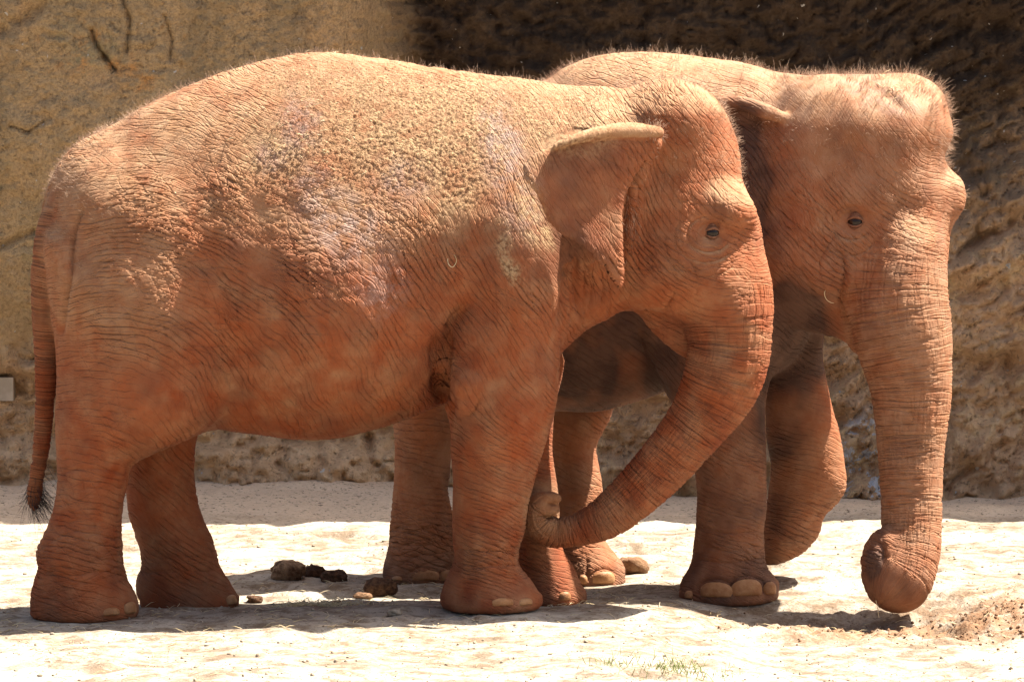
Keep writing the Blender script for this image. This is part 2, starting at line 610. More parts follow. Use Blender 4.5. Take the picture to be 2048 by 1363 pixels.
def seg_dist(px, py, line):
    d = np.full(px.shape, 1e9)
    for (a, b), (c, e) in zip(line[:-1], line[1:]):
        ex, ey = c - a, e - b
        t = np.clip(((px - a) * ex + (py - b) * ey) / (ex * ex + ey * ey + 1e-9), 0, 1)
        d = np.minimum(d, (px - a - t * ex) ** 2 + (py - b - t * ey) ** 2)
    return np.sqrt(d)


class Sculpt:
    def __init__(s, V, F):
        s.V, s.F = V, F
        s.refresh()

    def refresh(s):
        s.N = normals(s.V, s.F)
        s.px, s.py = PROJ(s.V[:, 0], s.V[:, 1], s.V[:, 2])

    def near(s, y, soft=0.06):
        return sstep(y + soft, y - soft, s.V[:, 1])

    def blob(s, px, py, r, amt, y=9, ry=None, rot=0.0, along=None):
        dx, dy = s.px - px, s.py - py
        c, q = math.cos(rot), math.sin(rot)
        u, v = dx * c - dy * q, dx * q + dy * c
        w = np.exp(-((u / r) ** 2 + (v / (ry or r)) ** 2) * 1.3) * s.near(y)
        d = s.N if along is None else np.array(along)[None]
        s.V = s.V + d * (w * amt)[:, None]

    def groove(s, line, width, depth, y=9, sub=4):
        L = crom(line, sub, False)
        sel = (s.px > L[:, 0].min() - 4 * width) & (s.px < L[:, 0].max() + 4 * width) & (s.py > L[:, 1].min() - 4 * width) & (s.py < L[:, 1].max() + 4 * width)
        i = np.where(sel)[0]
        d = seg_dist(s.px[i], s.py[i], L)
        ends = np.minimum(np.hypot(s.px[i] - L[0, 0], s.py[i] - L[0, 1]), np.hypot(s.px[i] - L[-1, 0], s.py[i] - L[-1, 1]))
        w = np.exp(-(d / width) ** 2) * s.near(y)[i] * np.clip(-s.N[i, 1] * 2 + 0.3, 0, 1) * (0.15 + 0.85 * sstep(0, 5 * width, ends))
        s.V[i] = s.V[i] - s.N[i] * (w * depth)[:, None]


def pick(sc, px, py, n=1):
    """the surface point nearest the camera at a photo pixel"""
    d = (sc.px - px) ** 2 + (sc.py - py) ** 2
    c = np.argsort(d)[:60]
    c = c[d[c] < max(d[c[0]] * 4, 25)]
    return c[np.argmin(sc.V[c, 1])]


def ellmask(px, py, a, b, ra, rb, rot=0.0, soft=0.5):
    dx, dy = px - a, py - b
    c, q = math.cos(R(rot)), math.sin(R(rot))
    u, v = (dx * c - dy * q) / ra, (dx * q + dy * c) / rb
    return sstep(1 + soft, 1 - soft, np.sqrt(u * u + v * v))


def hair_mesh(name, sc, weight, count, lmin, lmax, wid, comb, mat, parent, stuff=True, seed=1, curl=0.25):
    g = np.random.default_rng(seed)
    w = np.clip(weight, 0, None)
    i = g.choice(len(w), count, p=w / w.sum())
    B = sc.V[i] + g.normal(0, 0.003, (count, 3))
    N = sc.N[i]
    D = N + np.array(comb)[None] + g.normal(0, 0.33, (count, 3))
    D /= np.linalg.norm(D, axis=1)[:, None]
    L = lmin + (lmax - lmin) * g.uniform(0, 1, count) ** 1.6 * g.uniform(0.7, 1.35, count) * (0.5 + 0.5 * np.clip(weight[i], 0, 1))
    T = np.cross(D, g.normal(0, 1, (count, 3))); T /= np.linalg.norm(T, axis=1)[:, None]
    U = np.cross(D, T)
    bend = (g.normal(0, curl, (count, 3)) + np.array((0, 0, -0.1))) * L[:, None]
    vs, fs = [], []
    base = B - N * 0.004
    mid = B + D * (L * 0.55)[:, None] + bend * 0.3
    tip = B + D * L[:, None] + bend
    r = (wid * g.uniform(0.6, 1.3, count))[:, None]
    ring = lambda C, k: [C + T * r * k, C + (-0.5 * T + 0.87 * U) * r * k, C + (-0.5 * T - 0.87 * U) * r * k]
    V = np.stack(ring(base, 1.0) + ring(mid, 0.7) + [tip], 1).reshape(-1, 3)
    o = (np.arange(count) * 7)[:, None]
    tri = []
    for a in range(3):
        b = (a + 1) % 3
        tri += [[a, b, 3 + b], [a, 3 + b, 3 + a], [3 + a, 3 + b, 6]]
    Ft = (o[:, None, :] + np.array(tri)[None]).reshape(-1, 3)
    o_ = link(name, to_mesh(name, V, Ft), mat, parent)
    if stuff:
        o_['kind'] = 'stuff'
    return o_


def toenail(sc, px, py, w, h, mat, parent, tilt=0.0, label=None):
    i = pick(sc, px, py)
    n = sc.N[i].copy(); n[2] *= 0.35; n[1] = min(n[1], -0.2); n /= np.linalg.norm(n)
    y = sc.V[i, 1]
    c = np.array(P(px, py, y)).ravel()
    zax = np.array((0, 0, 1.0)); zax = zax - n * (zax @ n); zax /= np.linalg.norm(zax)
    xax = np.cross(zax, n)
    wm = M(w, y) / 2 / max(0.35, abs(n[1])); hm = M(h, y) / 2
    nu, nv = 18, 10
    V, F = [], []
    for a in range(nv + 1):
        for b in range(nu):
            t = b / nu * 2 * math.pi
            r = a / nv
            u, v = math.cos(t), math.sin(t)
            # a rounded nail: arched on top, nearly straight at the sole
            uu = math.copysign(abs(u) ** 0.8, u); vv = v if v > 0 else max(v * 1.6, -0.62)
            dome = 0.014 * math.sqrt(max(0, 1 - r ** 3)) - 0.006
            p = c + xax * (uu * r * wm) + zax * (vv * r * hm) + n * (dome + 0.006 - 0.25 * (uu * r) ** 2 * wm)
            V.append(p)
        if a:
            for b in range(nu):
                b2 = (b + 1) % nu
                F.append(((a - 1) * nu + b, a * nu + b, a * nu + b2, (a - 1) * nu + b2))
    o = link('toenail', to_mesh('toenail', V, np.array(F)), mat, parent)
    return o


def eyeball(sc, px, py, r, mat, parent, lidmat, sink=0.55):
    i = pick(sc, px, py)
    n = sc.N[i]
    c = sc.V[i] + n * (0.0055 - M(r) * sink)
    V, F = [], []
    nu, nv = 20, 12
    for a in range(nv + 1):
        for b in range(nu):
            t, p = b / nu * 2 * math.pi, a / nv * math.pi
            V.append(c + M(r) * np.array((math.sin(p) * math.cos(t) * 1.25, math.sin(p) * math.sin(t), math.cos(p))))
    for a in range(nv):
        for b in range(nu):
            F.append((a * nu + b, (a + 1) * nu + b, (a + 1) * nu + (b + 1) % nu, a * nu + (b + 1) % nu))
    eye = link('eye', to_mesh('eye', V, np.array(F)), mat, parent)
    # the lids: two folds of skin closing over the ball
    side = np.array((1.0, 0, 0)) - n * n[0]; side /= np.linalg.norm(side)
    upv = np.cross(side, n); upv = upv if upv[2] > 0 else -upv
    rr = M(r)
    for sgn, lift, th in ((1, 0.74, 0.30), (1, 1.22, 0.20), (-1, 0.78, 0.18), (-1, 1.22, 0.13)):
        V, F = [], []
        na, nb = 18, 8
        for a in range(na):
            t = a / (na - 1) * 2 - 1
            q = c + side * (t * 1.5 * rr) + upv * (sgn * lift * rr * (1 - t * t) + 0.12 * rr * t * sgn * 0) + n * rr * (0.80 - 0.50 * t * t - 0.42 * (lift - 0.74))
            w_ = th * rr * (1.05 - t * t) + 0.0006
            for b in range(nb):
                f = b / nb * 2 * math.pi
                V.append(q + upv * (math.cos(f) * w_) + n * (math.sin(f) * w_))
        for a in range(na - 1):
            for b in range(nb):
                F.append((a * nb + b, a * nb + (b + 1) % nb, (a + 1) * nb + (b + 1) % nb, (a + 1) * nb + b))
        me = to_mesh('eyelid', V, np.array(F))
        link('eyelid', me, lidmat, parent)
    return eye


EYE = plain('eye_wet', (0.016, 0.008, 0.005), 0.12)
EYE.node_tree.nodes['Principled BSDF'].inputs['Specular IOR Level'].default_value = 0.3
LID = plain('eyelid_skin', (0.17, 0.072, 0.04), 0.8, (0.25, 0.115, 0.065), 60.0, 0.004, 200.0)
NAIL = plain('toenail_horn', (0.28, 0.125, 0.05), 0.5, (0.40, 0.215, 0.10), 14.0, 0.004, 60.0)
HAIR = plain('red_body_hair', (0.26, 0.14, 0.085), 0.6, (0.46, 0.31, 0.21), 8.0)
DARKHAIR = plain('dark_tail_hair', (0.035, 0.025, 0.022), 0.5)
STRAW = plain('dry_straw', (0.55, 0.42, 0.22), 0.7, (0.70, 0.60, 0.40), 20.0)

# ================================================================== ground
FEET = [(-1.655, -0.25, (150, 1236)), (-1.27, 0.2, (375, 1217)), (-0.09, -0.1, (980, 1216)), (0.16, 0.33, (1105, 1207)),
        (-0.38, 1.2, (840, 1164)), (0.33, 1.6, (1185, 1169)), (0.88, 0.85, (1460, 1200))]
FOOTZ = []
for fx, fy, (a, b) in FEET:
    q = P(a, b, fy)
    FOOTZ.append((float(q[0]), fy, float(q[2])))


def ground_z(x, y, rough=True):
    x = np.asarray(x, float); y = np.asarray(y, float)
    num = np.zeros(np.broadcast(x, y).shape); den = np.full(num.shape, 0.25)
    for a, b, c in FOOTZ:
        w = np.exp(-(((x - a) / 0.42) ** 2 + ((y - b) / 0.30) ** 2))
        num += w * c * 1.0; den = np.maximum(den, 0) + w
    z = num / np.maximum(den, 0.25)
    flat = np.zeros_like(z)
    for a, b, c in FOOTZ:
        flat = np.maximum(flat, np.exp(-(((x - a) / 0.27) ** 2 + ((y - b) / 0.20) ** 4)))
    # pit dug by the trunk, the loose soil thrown up round it
    pit = np.exp(-(((x - 1.45) / 0.50) ** 2 + ((y - 0.30) / 0.42) ** 2))
    z = z - 0.045 * pit
    z = z - 0.095 * sstep(0.45, 1.15, x) * sstep(0.80, 0.42, y)
    z = z + 0.105 * np.exp(-(((x - 2.05) / 0.36) ** 2 + ((y - 0.30) / 0.34) ** 2))
    z = z + 0.045 * np.exp(-(((x - 1.12) / 0.22) ** 2 + ((y + 0.30) / 0.22) ** 2))
    # soil banked against the foot of the rock wall
    z = z + 0.08 * np.exp(-(((x + 0.95) / 0.75) ** 2 + ((y - 5.55) / 0.75) ** 2)) + 0.06 * np.exp(-(((x + 2.2) / 0.5) ** 2 + ((y - 5.6) / 0.7) ** 2))
    if rough:
        a = 1 - 0.85 * np.clip(flat * 1.3, 0, 1)
        soil = np.clip(pit + np.exp(-(((x - 2.05) / 0.45) ** 2 + ((y - 0.15) / 0.40) ** 2)) + np.exp(-(((x - 1.15) / 0.35) ** 2 + ((y + 0.2) / 0.25) ** 2)), 0, 1)
        z = z + a * (0.022 * fbm(x * 1.3, y * 1.3, 0 * x, 3, 3) + 0.010 * fbm(x * 6, y * 6, 0 * x, 3, 11))
        gd = np.random.default_rng(41)
        for a_, b_ in zip(gd.uniform(-2.3, 2.4, 46), gd.uniform(-2.8, 3.6, 46)):
            q_ = ((x - a_) / 0.13) ** 2 + ((y - b_) / 0.13) ** 2
            z = z + a * (-0.020 * np.exp(-q_ ** 2) + 0.010 * np.exp(-((np.sqrt(q_) - 1.25) / 0.25) ** 2))
        z = z + (0.22 + 1.5 * soil) * a * 0.012 * np.clip(fbm(x * 22, y * 22, 0 * x, 3, 21), -0.2, 1) + soil * a * 0.02 * np.abs(fbm(x * 9, y * 9, 0 * x, 3, 23))
    return z


def spread(lo, hi, step, far, grow=1.25):
    c = list(np.arange(lo, hi + step / 2, step))
    s = step
    while c[-1] < far:
        s *= grow; c.append(c[-1] + s)
    s = step
    while c[0] > -far:
        s *= grow; c.insert(0, c[0] - s)
    return np.array(c)


gx = spread(-2.3, 2.5, 0.018, 120); gy = spread(-3.1, 5.9, 0.022, 120)
GX, GY = np.meshgrid(gx, gy, indexing='ij')
GZ = ground_z(GX, GY)
nX, nY = GX.shape
ii = np.arange(nX * nY).reshape(nX, nY)
gm = to_mesh('ground', np.stack([GX, GY, GZ], -1).reshape(-1, 3),
             np.stack([ii[:-1, :-1], ii[1:, :-1], ii[1:, 1:], ii[:-1, 1:]], -1).reshape(-1, 4))
g = NT('sandy_ground')
pos = g.n('TexCoord', out='Object')
n1 = g.noise(pos, 1.4, 5, 0.6); n2 = g.noise(pos, 9.0, 5, 0.7); n3 = g.noise(pos, 60.0, 3, 0.7)
c = g.mix(g.ramp(n1, 0.35, 0.65), (0.31, 0.262, 0.20), (0.37, 0.325, 0.262))
c = g.mix(g.ramp(n2, 0.43, 0.64, 0, 0.9), c, (0.145, 0.098, 0.058))
c = g.mix(g.ramp(g.noise(pos, 3.2, 6, 0.78), 0.49, 0.64, 0, 0.85), c, g.mix(g.ramp(n3, 0.35, 0.6), (0.095, 0.062, 0.038), (0.17, 0.12, 0.078)))
c = g.mix(g.ramp(n1, 0.50, 0.66, 0, 0.75), c, (0.42, 0.385, 0.32))
soilm = g.attr('soil', 'Fac')
c = g.mix(g.math('MULTIPLY', soilm, g.ramp(n2, 0.25, 0.6)), c, g.mix(g.ramp(n3, 0.35, 0.65), (0.155, 0.078, 0.038), (0.25, 0.145, 0.078)))
c = g.mix(g.math('MULTIPLY', g.attr('shade_lift', 'Fac'), 0.9), c, g.mix(g.ramp(n3, 0.35, 0.7), (0.70, 0.53, 0.36), (0.80, 0.63, 0.45)))
c = g.mix(g.ramp(g.noise(pos, 38.0, 4, 0.75), 0.56, 0.64), c, (0.12, 0.082, 0.052))
g.put(g.b.inputs['Base Color'], c)
g.bump(g.math('ADD', g.math('MULTIPLY', n2, 1.0), g.math('MULTIPLY', n3, 0.35)), 0.8, 0.02)
soil = np.exp(-(((GX - 1.5) / 0.6) ** 2 + ((GY - 0.15) / 0.42) ** 2)) + np.exp(-(((GX - 2.1) / 0.4) ** 2 + ((GY - 0.15) / 0.45) ** 2)) + 0.8 * np.exp(-(((GX - 1.15) / 0.3) ** 2 + ((GY + 0.25) / 0.25) ** 2))
vattr(gm, 'soil', np.clip(soil, 0, 1), 'FLOAT')
vattr(gm, 'shade_lift', sstep(3.6, 4.6, GY + 0.3 * fbm(GX * 1.5, GY * 1.5, 0 * GX, 2, 5)), 'FLOAT')  # sand colour raised to brighten the strip in the wall's shadow
link('ground', gm, g.m, None, kind='structure', label='dry pale sandy ground of the enclosure')

# ================================================================== rock wall
wx_ = spread(-2.45, 2.45, 0.0105, 14, 1.2)
wz_ = np.concatenate([np.arange(-0.45, -0.1, 0.02), np.arange(-0.1, 2.5, 0.0105), np.linspace(2.52, 4.3, 90)])
WX, WZ = np.meshgrid(wx_, wz_, indexing='ij')
WTOP = 3.55 + 0.65 * sstep(-1.0, 0.6, wx_) + 0.10 * fbm(wx_ * 0.9, wx_ * 0 + 3, wx_ * 0, 3, 36)
WZ = np.where(WZ > 2.5, 2.5 + (WZ - 2.5) * ((WTOP[:, None] - 2.5) / 1.8), WZ)


def wall_y(x, z):
    left = sstep(-0.38, -0.85, x + 0.10 * fbm(z * 1.2, z * 0 + 2, z * 0, 2, 31))      # the pale slab at the left stands forward
    y = 5.70 - 0.42 * left * sstep(0.3, 1.2, z)
    y = y + 0.25 * (1 - left) * sstep(0.75, 1.9, z) * sstep(3.6, 2.6, z)                 # hollow under the overhang
    y = y - (0.75 * (1 - left) + 0.30 * left) * sstep(2.4, 3.7, z)
    y = y - 0.30 * sstep(0.55, -0.1, z) * (0.4 + 0.6 * left)
    y = y + 0.10 * fbm(x * 0.8, z * 0.9, 0 * x, 3, 41)
    rgh = np.clip(1 - left * sstep(0.55, 0.9, z), 0.0, 1)
    lum = fbm(x * 6, z * 8, 0 * x, 4, 51, 0.6)
    tilt = z - 0.45 * (x - 1.2) * sstep(1.0, 2.0, x)
    wv = 0.03 * fbm(x * 5, z * 5, 0 * x, 2, 63)
    y = y - rgh * (0.045 * lum + 0.085 * np.abs(fbm(x * 7, tilt * 10, 0 * x, 2, 61, 0.55)) + 0.042 * np.abs(vnoise((x + wv) * 23, (tilt - wv) * 30, 0 * x, 67)) + 0.02 * np.abs(vnoise(x * 47, tilt * 58, 0 * x, 69)))
    y = y - sstep(1.3, 2.0, x) * 0.07 * np.abs(np.sin(tilt * 7.5 + 1.2 * fbm(x * 1.5, z * 1.5, 0 * x, 2, 73)))
    st = np.sin(z * 26 + 3.0 * fbm(x * 1.3, z * 2.0, 0 * x, 3, 71))
    y = y + rgh * sstep(1.3, 0.2, z) * 0.040 * st
    y = y - (1 - rgh) * (0.022 * fbm(x * 3, z * 3, 0 * x, 4, 81) + 0.022 * np.abs(fbm(x * 11, z * 13, 0 * x, 4, 91, 0.65)) + 0.010 * np.abs(vnoise(x * 60, z * 60, 0 * x, 95)))
    # cracks and pits
    for line, wdt, dep in WALL_CRACKS:
        d = seg_dist(x, z, line)
        y = y + dep * np.exp(-(d / wdt) ** 2)
    return y


def wpx(pts, y=5.4):
    return [tuple(float(v) for v in (P(a, b, y)[0], P(a, b, y)[2])) for a, b in pts]


WALL_CRACKS = [
    (wpx([(240, -40), (250, 10), (262, 40), (255, 100)]), 0.009, 0.045),
    (wpx([(185, 60), (194, 90), (212, 112), (232, 140)]), 0.009, 0.05),
    (wpx([(208, 112), (212, 116)]), 0.012, 0.06), (wpx([(120, 330), (150, 352), (200, 356)]), 0.008, 0.04), (wpx([(20, 250), (60, 262), (95, 240)]), 0.008, 0.035), (wpx([(330, 30), (345, 80), (340, 120)]), 0.008, 0.03),
    (wpx([(0, 60), (45, 40), (85, 12)]), 0.03, 0.05),
    (wpx([(-20, 500), (30, 478), (90, 455)]), 0.015, 0.05),
    (wpx([(30, 790), (110, 800)]), 0.02, 0.06),
    (wpx([(1890, 520), (1960, 470), (2050, 420)], 5.9), 0.022, 0.07),
    (wpx([(480, 885), (560, 870), (640, 890), (720, 930)], 5.6), 0.014, 0.05),
    (wpx([(735, 860), (740, 920), (790, 960)], 5.6), 0.02, 0.07),
]
WY = wall_y(WX, WZ)
nX, nZ = WX.shape
front = np.stack([WX, WY, WZ], -1)
back = np.stack([WX[:, -1:], np.full((nX, 1), 9.5), WZ[:, -1:]], -1)
back2 = np.stack([WX[:, -1:], np.full((nX, 1), 9.5), np.full((nX, 1), -0.45)], -1)
allv = np.concatenate([front, back, back2], 1)
ii = np.arange(nX * (nZ + 2)).reshape(nX, nZ + 2)
wf = np.stack([ii[:-1, :-1], ii[1:, :-1], ii[1:, 1:], ii[:-1, 1:]], -1).reshape(-1, 4)
wm_ = to_mesh('rock_face', allv.reshape(-1, 3), wf)
leftm = sstep(-0.35, -0.75, allv[..., 0] + 0.15 * fbm(allv[..., 2] * 1.5, allv[..., 2] * 0 + 2, allv[..., 2] * 0, 2, 31))
vattr(wm_, 'slab', leftm * sstep(0.35, 0.9, allv[..., 2]), 'FLOAT')
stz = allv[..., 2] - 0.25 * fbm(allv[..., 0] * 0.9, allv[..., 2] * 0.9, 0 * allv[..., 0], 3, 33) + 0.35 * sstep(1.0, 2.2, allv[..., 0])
vattr(wm_, 'overhang_shade', sstep(1.55, 2.15, stz) * 0.95 * (1 - leftm), 'FLOAT')  # rock darkened in its colour as shade under the overhang
vattr(wm_, 'slab_low', sstep(-0.2, -0.5, allv[..., 0]) * sstep(0.9, 0.35, allv[..., 2]), 'FLOAT')
w = NT('rock')
pos = w.n('TexCoord', out='Object')
n1 = w.noise(pos, 1.1, 5, 0.62, 0.4); n2 = w.noise(pos, 7.0, 5, 0.7); n3 = w.noise(pos, 40.0, 4, 0.7)
brown = w.mix(w.ramp(n1, 0.35, 0.65), (0.48, 0.295, 0.165), (0.64, 0.42, 0.25))
brown = w.mix(w.ramp(n2, 0.45, 0.75), brown, (0.70, 0.50, 0.27))
brown = w.mix(w.attr('overhang_shade', 'Fac'), brown, w.mix(w.ramp(n2, 0.35, 0.7), (0.042, 0.026, 0.017), (0.085, 0.053, 0.033)))
tan = w.mix(w.ramp(n1, 0.35, 0.65), (0.50, 0.355, 0.19), (0.62, 0.41, 0.22))
tan = w.mix(w.ramp(w.noise(pos, 2.1, 4, 0.7), 0.55, 0.72), tan, (0.42, 0.34, 0.195))
tan = w.mix(w.ramp(w.noise(pos, 3.3, 4, 0.7), 0.60, 0.72), tan, (0.60, 0.32, 0.12))
low = w.mix(w.ramp(n2, 0.35, 0.7), (0.60, 0.39, 0.22), (0.78, 0.55, 0.33))
streak = w.noise(w.mul(pos, (7.0, 7.0, 0.9)), 1.0, 4, 0.65)
tan = w.mix(w.ramp(streak, 0.45, 0.68, 0, 0.6), tan, (0.30, 0.23, 0.135))
tan = w.mix(w.ramp(w.noise(pos, 75.0, 3, 0.75), 0.42, 0.62, 0.0, 0.55), tan, (0.27, 0.185, 0.10))
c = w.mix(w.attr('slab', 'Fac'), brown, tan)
c = w.mix(w.attr('slab_low', 'Fac'), c, low)
c = w.mix(w.ramp(n3, 0.34, 0.46, 0.45, 0.0), c, (0.07, 0.045, 0.028))
# pale peeling patches low on the right
px_ = P(1735, 930, 5.6)
dv = w.n('VectorMath', {0: pos, 1: (float(px_[0]), 5.6, float(px_[2]))}, operation='SUBTRACT')
dl = w.n('VectorMath', {0: w.mul(dv, (4.5, 0.0, 2.6))}, out='Value', operation='LENGTH')
pat = w.math('MULTIPLY', w.ramp(dl, 0.35, 0.95, 1.0, 0.0), w.ramp(w.noise(pos, 13.0, 5, 0.75), 0.53, 0.57))
c = w.mix(pat, c, (0.55, 0.55, 0.56))
c = w.mix(w.ramp(w.noise(pos, 26.0, 1, 0.5), 0.76, 0.79), c, (0.60, 0.56, 0.50))
w.put(w.b.inputs['Base Color'], c)
w.b.inputs['Roughness'].default_value = 0.95
w.bump(w.math('ADD', w.math('MULTIPLY', n2, 0.7), w.math('MULTIPLY', n3, 0.5)), 1.0, 0.06)
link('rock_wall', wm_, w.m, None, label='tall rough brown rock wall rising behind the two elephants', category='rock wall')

# ================================================================== front elephant
H = 0.0122
cst = lambda v: (lambda a, b: v + 0.0 * np.asarray(a, float))
ly = lambda a, x0, bx, y0=0, by=0: (lambda px, py: a + (np.asarray(px, float) - x0) * bx + (np.asarray(py, float) - y0) * by)

fld = Field((-1.96, -0.66, -0.06), (1.08, 0.66, 2.24), H)
tors = ly(0.0, 300, 0.00010)
fld.inflate([(118, 620), (107, 540), (104, 465), (112, 402), (135, 347), (170, 302), (220, 259), (290, 216), (370, 178), (450, 149), (530, 125),
             (580, 114), (630, 109), (690, 112), (760, 122), (840, 136), (920, 148), (1000, 155), (1080, 166), (1160, 176), (1240, 184), (1330, 230),
             (1360, 330), (1340, 460), (1290, 560), (1230, 625), (1150, 668), (1060, 740), (960, 796), (880, 803), (850, 806), (780, 826), (700, 848), (640, 861),
             (560, 861), (480, 859), (430, 857), (380, 872), (300, 890), (200, 850), (140, 740)], tors, 0.50, 0.85, k=0.01)
# barrel and hip masses
fld.ell(650, 610, 0.02, 290, 0.56, 245, k=0.14)
fld.ell(300, 540, 0.0, 185, 0.46, 235, k=0.14)
fld.ell(205, 430, 0.0, 95, 0.36, 130, k=0.14)
fld.ell(1030, 540, -0.02, 115, 0.42, 200, k=0.12)
# near hind leg
sole = lambda a, b, y: (P(*a, y), P(*b, y))
fld.inflate([(104, 480), (106, 560), (116, 650), (117, 750), (113, 830), (114, 900), (118, 960), (112, 1010), (100, 1050), (86, 1082), (78, 1110), (82, 1135),
             (74, 1160), (66, 1190), (64, 1215), (66, 1300), (66, 1480), (272, 1480), (275, 1300), (275, 1215), (270, 1190), (262, 1175), (247, 1150), (238, 1115), (237, 1060), (242, 1010),
             (254, 960), (262, 930), (300, 908), (350, 888), (400, 862), (445, 800), (470, 710), (455, 610), (395, 530), (300, 480), (180, 490)],
            ly(-0.25, 200, 0.0, 900, 0.00004), 0.24, 0.28, k=0.11, sole=sole((64, 1236), (274, 1234), -0.25))
# far hind leg
fld.inflate([(250, 930), (257, 1000), (264, 1040), (276, 1075), (286, 1110), (284, 1140), (276, 1155), (275, 1190), (284, 1220), (284, 1460), (476, 1460), (475, 1215),
             (472, 1190), (455, 1162), (437, 1130), (425, 1090), (405, 1040), (389, 985), (385, 920), (392, 870), (420, 800), (380, 680), (280, 700), (240, 820)],
            cst(0.22), 0.19, 0.20, k=0.05, sole=sole((284, 1218), (475, 1214), 0.22))
# near front leg
fld.inflate([(960, 580), (925, 615), (903, 660), (890, 710), (887, 760), (892, 815), (903, 850), (906, 900), (908, 960), (906, 1020), (908, 1080), (911, 1120), (896, 1152),
             (884, 1185), (882, 1215), (884, 1460), (1084, 1460), (1084, 1212), (1078, 1188), (1062, 1163), (1036, 1135), (1032, 1100), (1044, 1060), (1052, 1010), (1068, 950), (1084, 900),
             (1100, 850), (1112, 790), (1116, 720), (1122, 660), (1135, 560), (1120, 450), (1050, 400), (980, 470)],
            ly(-0.17, 1000, 0.0, 800, 0.00018), 0.235, 0.23, k=0.045, sole=sole((882, 1216), (1084, 1215), -0.10))
# far front leg
fld.inflate([(1005, 700), (1000, 800), (1015, 900), (1025, 1000), (1030, 1080), (1030, 1120), (1020, 1160), (1015, 1200), (1015, 1440), (1170, 1440), (1170, 1205), (1165, 1180), (1147, 1138),
             (1126, 1102), (1118, 1060), (1116, 1000), (1110, 950), (1102, 900), (1106, 820), (1120, 700)],
            cst(0.33), 0.17, 0.17, k=0.05, sole=sole((1015, 1207), (1170, 1205), 0.33))
# head
hy = cst(0.12)
fld.inflate([(1190, 300), (1225, 215), (1265, 178), (1310, 168), (1360, 172), (1410, 191), (1445, 222), (1465, 265), (1476, 310), (1480, 350), (1490, 382), (1503, 410),
             (1512, 450), (1520, 500), (1530, 560), (1530, 640), (1470, 700), (1400, 690), (1360, 650), (1320, 622), (1270, 618), (1235, 598), (1210, 520), (1195, 410)],
            hy, 0.29, 0.27, k=0.05)
fld.ell(1462, 418, -0.05, 40, 0.085, 28, k=0.10, rot=-0.3)           # brow
fld.ell(1335, 520, -0.02, 95, 0.14, 90, k=0.08)                       # cheek
fld.ell(1345, 235, 0.02, 85, 0.18, 60, k=0.08)                         # dome of the head
trunk1 = [(1440, 480, 0.10, 70), (1455, 560, 0.08, 78), (1461, 630, 0.06, 79), (1459, 700, 0.05, 79), (1440, 770, 0.05, 74), (1392, 850, 0.05, 59), (1305, 952, 0.06, 50), (1223, 1027, 0.07, 41),
          (1168, 1054, 0.08, 31), (1142, 1062, 0.08, 28), (1110, 1064, 0.08, 27), (1083, 1049, 0.07, 26), (1075, 1024, 0.06, 22), (1083, 1009, 0.05, 19)]
TR1, RR1 = fld.tube(trunk1, k=0.05)
fld.tube([(1080, 1003, 0.05, 17), (1100, 995, 0.04, 12), (1115, 996, 0.03, 8)], k=0.012)
fld.tube([(1080, 1015, 0.06, 16), (1098, 1018, 0.04, 12), (1110, 1016, 0.04, 10)], k=0.012)
# lower lip
fld.tube([(1310, 600, 0.12, 40), (1345, 650, 0.12, 34), (1372, 690, 0.12, 20), (1384, 706, 0.12, 10)], k=0.03)
# tail
tail1 = [(175, 375, -0.10, 40), (126, 440, -0.15, 42), (105, 520, -0.17, 38), (96, 600, -0.15, 31), (94, 700, -0.11, 23), (90, 800, -0.08, 17), (82, 900, -0.06, 14), (72, 960, -0.06, 12), (69, 985, -0.06, 13), (67, 1010, -0.06, 9)]
TL1, RL1 = fld.tube(tail1, k=0.02)


def ear1y(px, py):
    px = np.asarray(px, float); py = np.asarray(py, float)
    t = np.clip((1310 - px) / 260.0, 0, 1)
    b = np.clip((py - 330) / 250.0, 0, 1)
    return -0.225 - 0.29 * t ** 0.8 + 0.06 * b * (0.4 + 0.6 * t) - 0.045 * b + 0.018 * np.sin(py / 32.0 + px / 60.0) * t


def _sg(f):
    return lambda px, py: f(px, py)


fld.flap([(1318, 263), (1285, 256), (1240, 257), (1180, 264), (1110, 290), (1066, 311), (1048, 335), (1055, 362), (1074, 386), (1088, 420), (1110, 456),
          (1150, 482), (1182, 502), (1210, 535), (1232, 572), (1241, 580), (1243, 540), (1241, 470), (1244, 410), (1258, 365), (1296, 310)], ear1y, 0.0125, k=0.02)
fld.tube([(1316, 266, -0.255, 13), (1270, 262, -0.31, 15), (1220, 263, -0.37, 14), (1160, 275, -0.45, 11), (1110, 293, -0.49, 7)], k=0.012)
fld.tube([(1300, 290, -0.19, 22), (1280, 340, -0.20, 20), (1262, 390, -0.19, 16), (1262, 470, -0.17, 12)], k=0.03)
V, F = fld.mesh()
del fld
V = relax(V, edges_of(F), 4, 0.5)
V, F = split4(V, F)
s1 = Sculpt(V, F)
NB = 0.05
for b in [(1425, 463, 34, -0.020, NB), (1330, 340, 45, -0.025, NB), (1365, 470, 40, 0.010, NB), (1440, 405, 40, 0.012, NB),
          (1400, 330, 60, -0.012, NB), (1345, 560, 50, 0.014, NB), (1430, 560, 60, 0.010, NB),
          (938, 765, 36, 0.042, NB), (932, 812, 22, 0.028, NB), (1000, 560, 70, 0.012, NB), (960, 650, 40, 0.015, NB),
          (560, 720, 70, -0.010, 0), (470, 700, 50, -0.018, 0), (330, 620, 90, 0.015, 0), (880, 700, 26, -0.05, 0), (880, 770, 22, -0.05, 0),
          (200, 1080, 35, 0.012, 0), (120, 1120, 30, 0.010, 0), (150, 520, 26, -0.012, 0), (1172, 575, 44, -0.055, 0.02), (1150, 540, 18, -0.03, 0), (1190, 560, 20, 0.012, 0)]:
    s1.blob(*b)
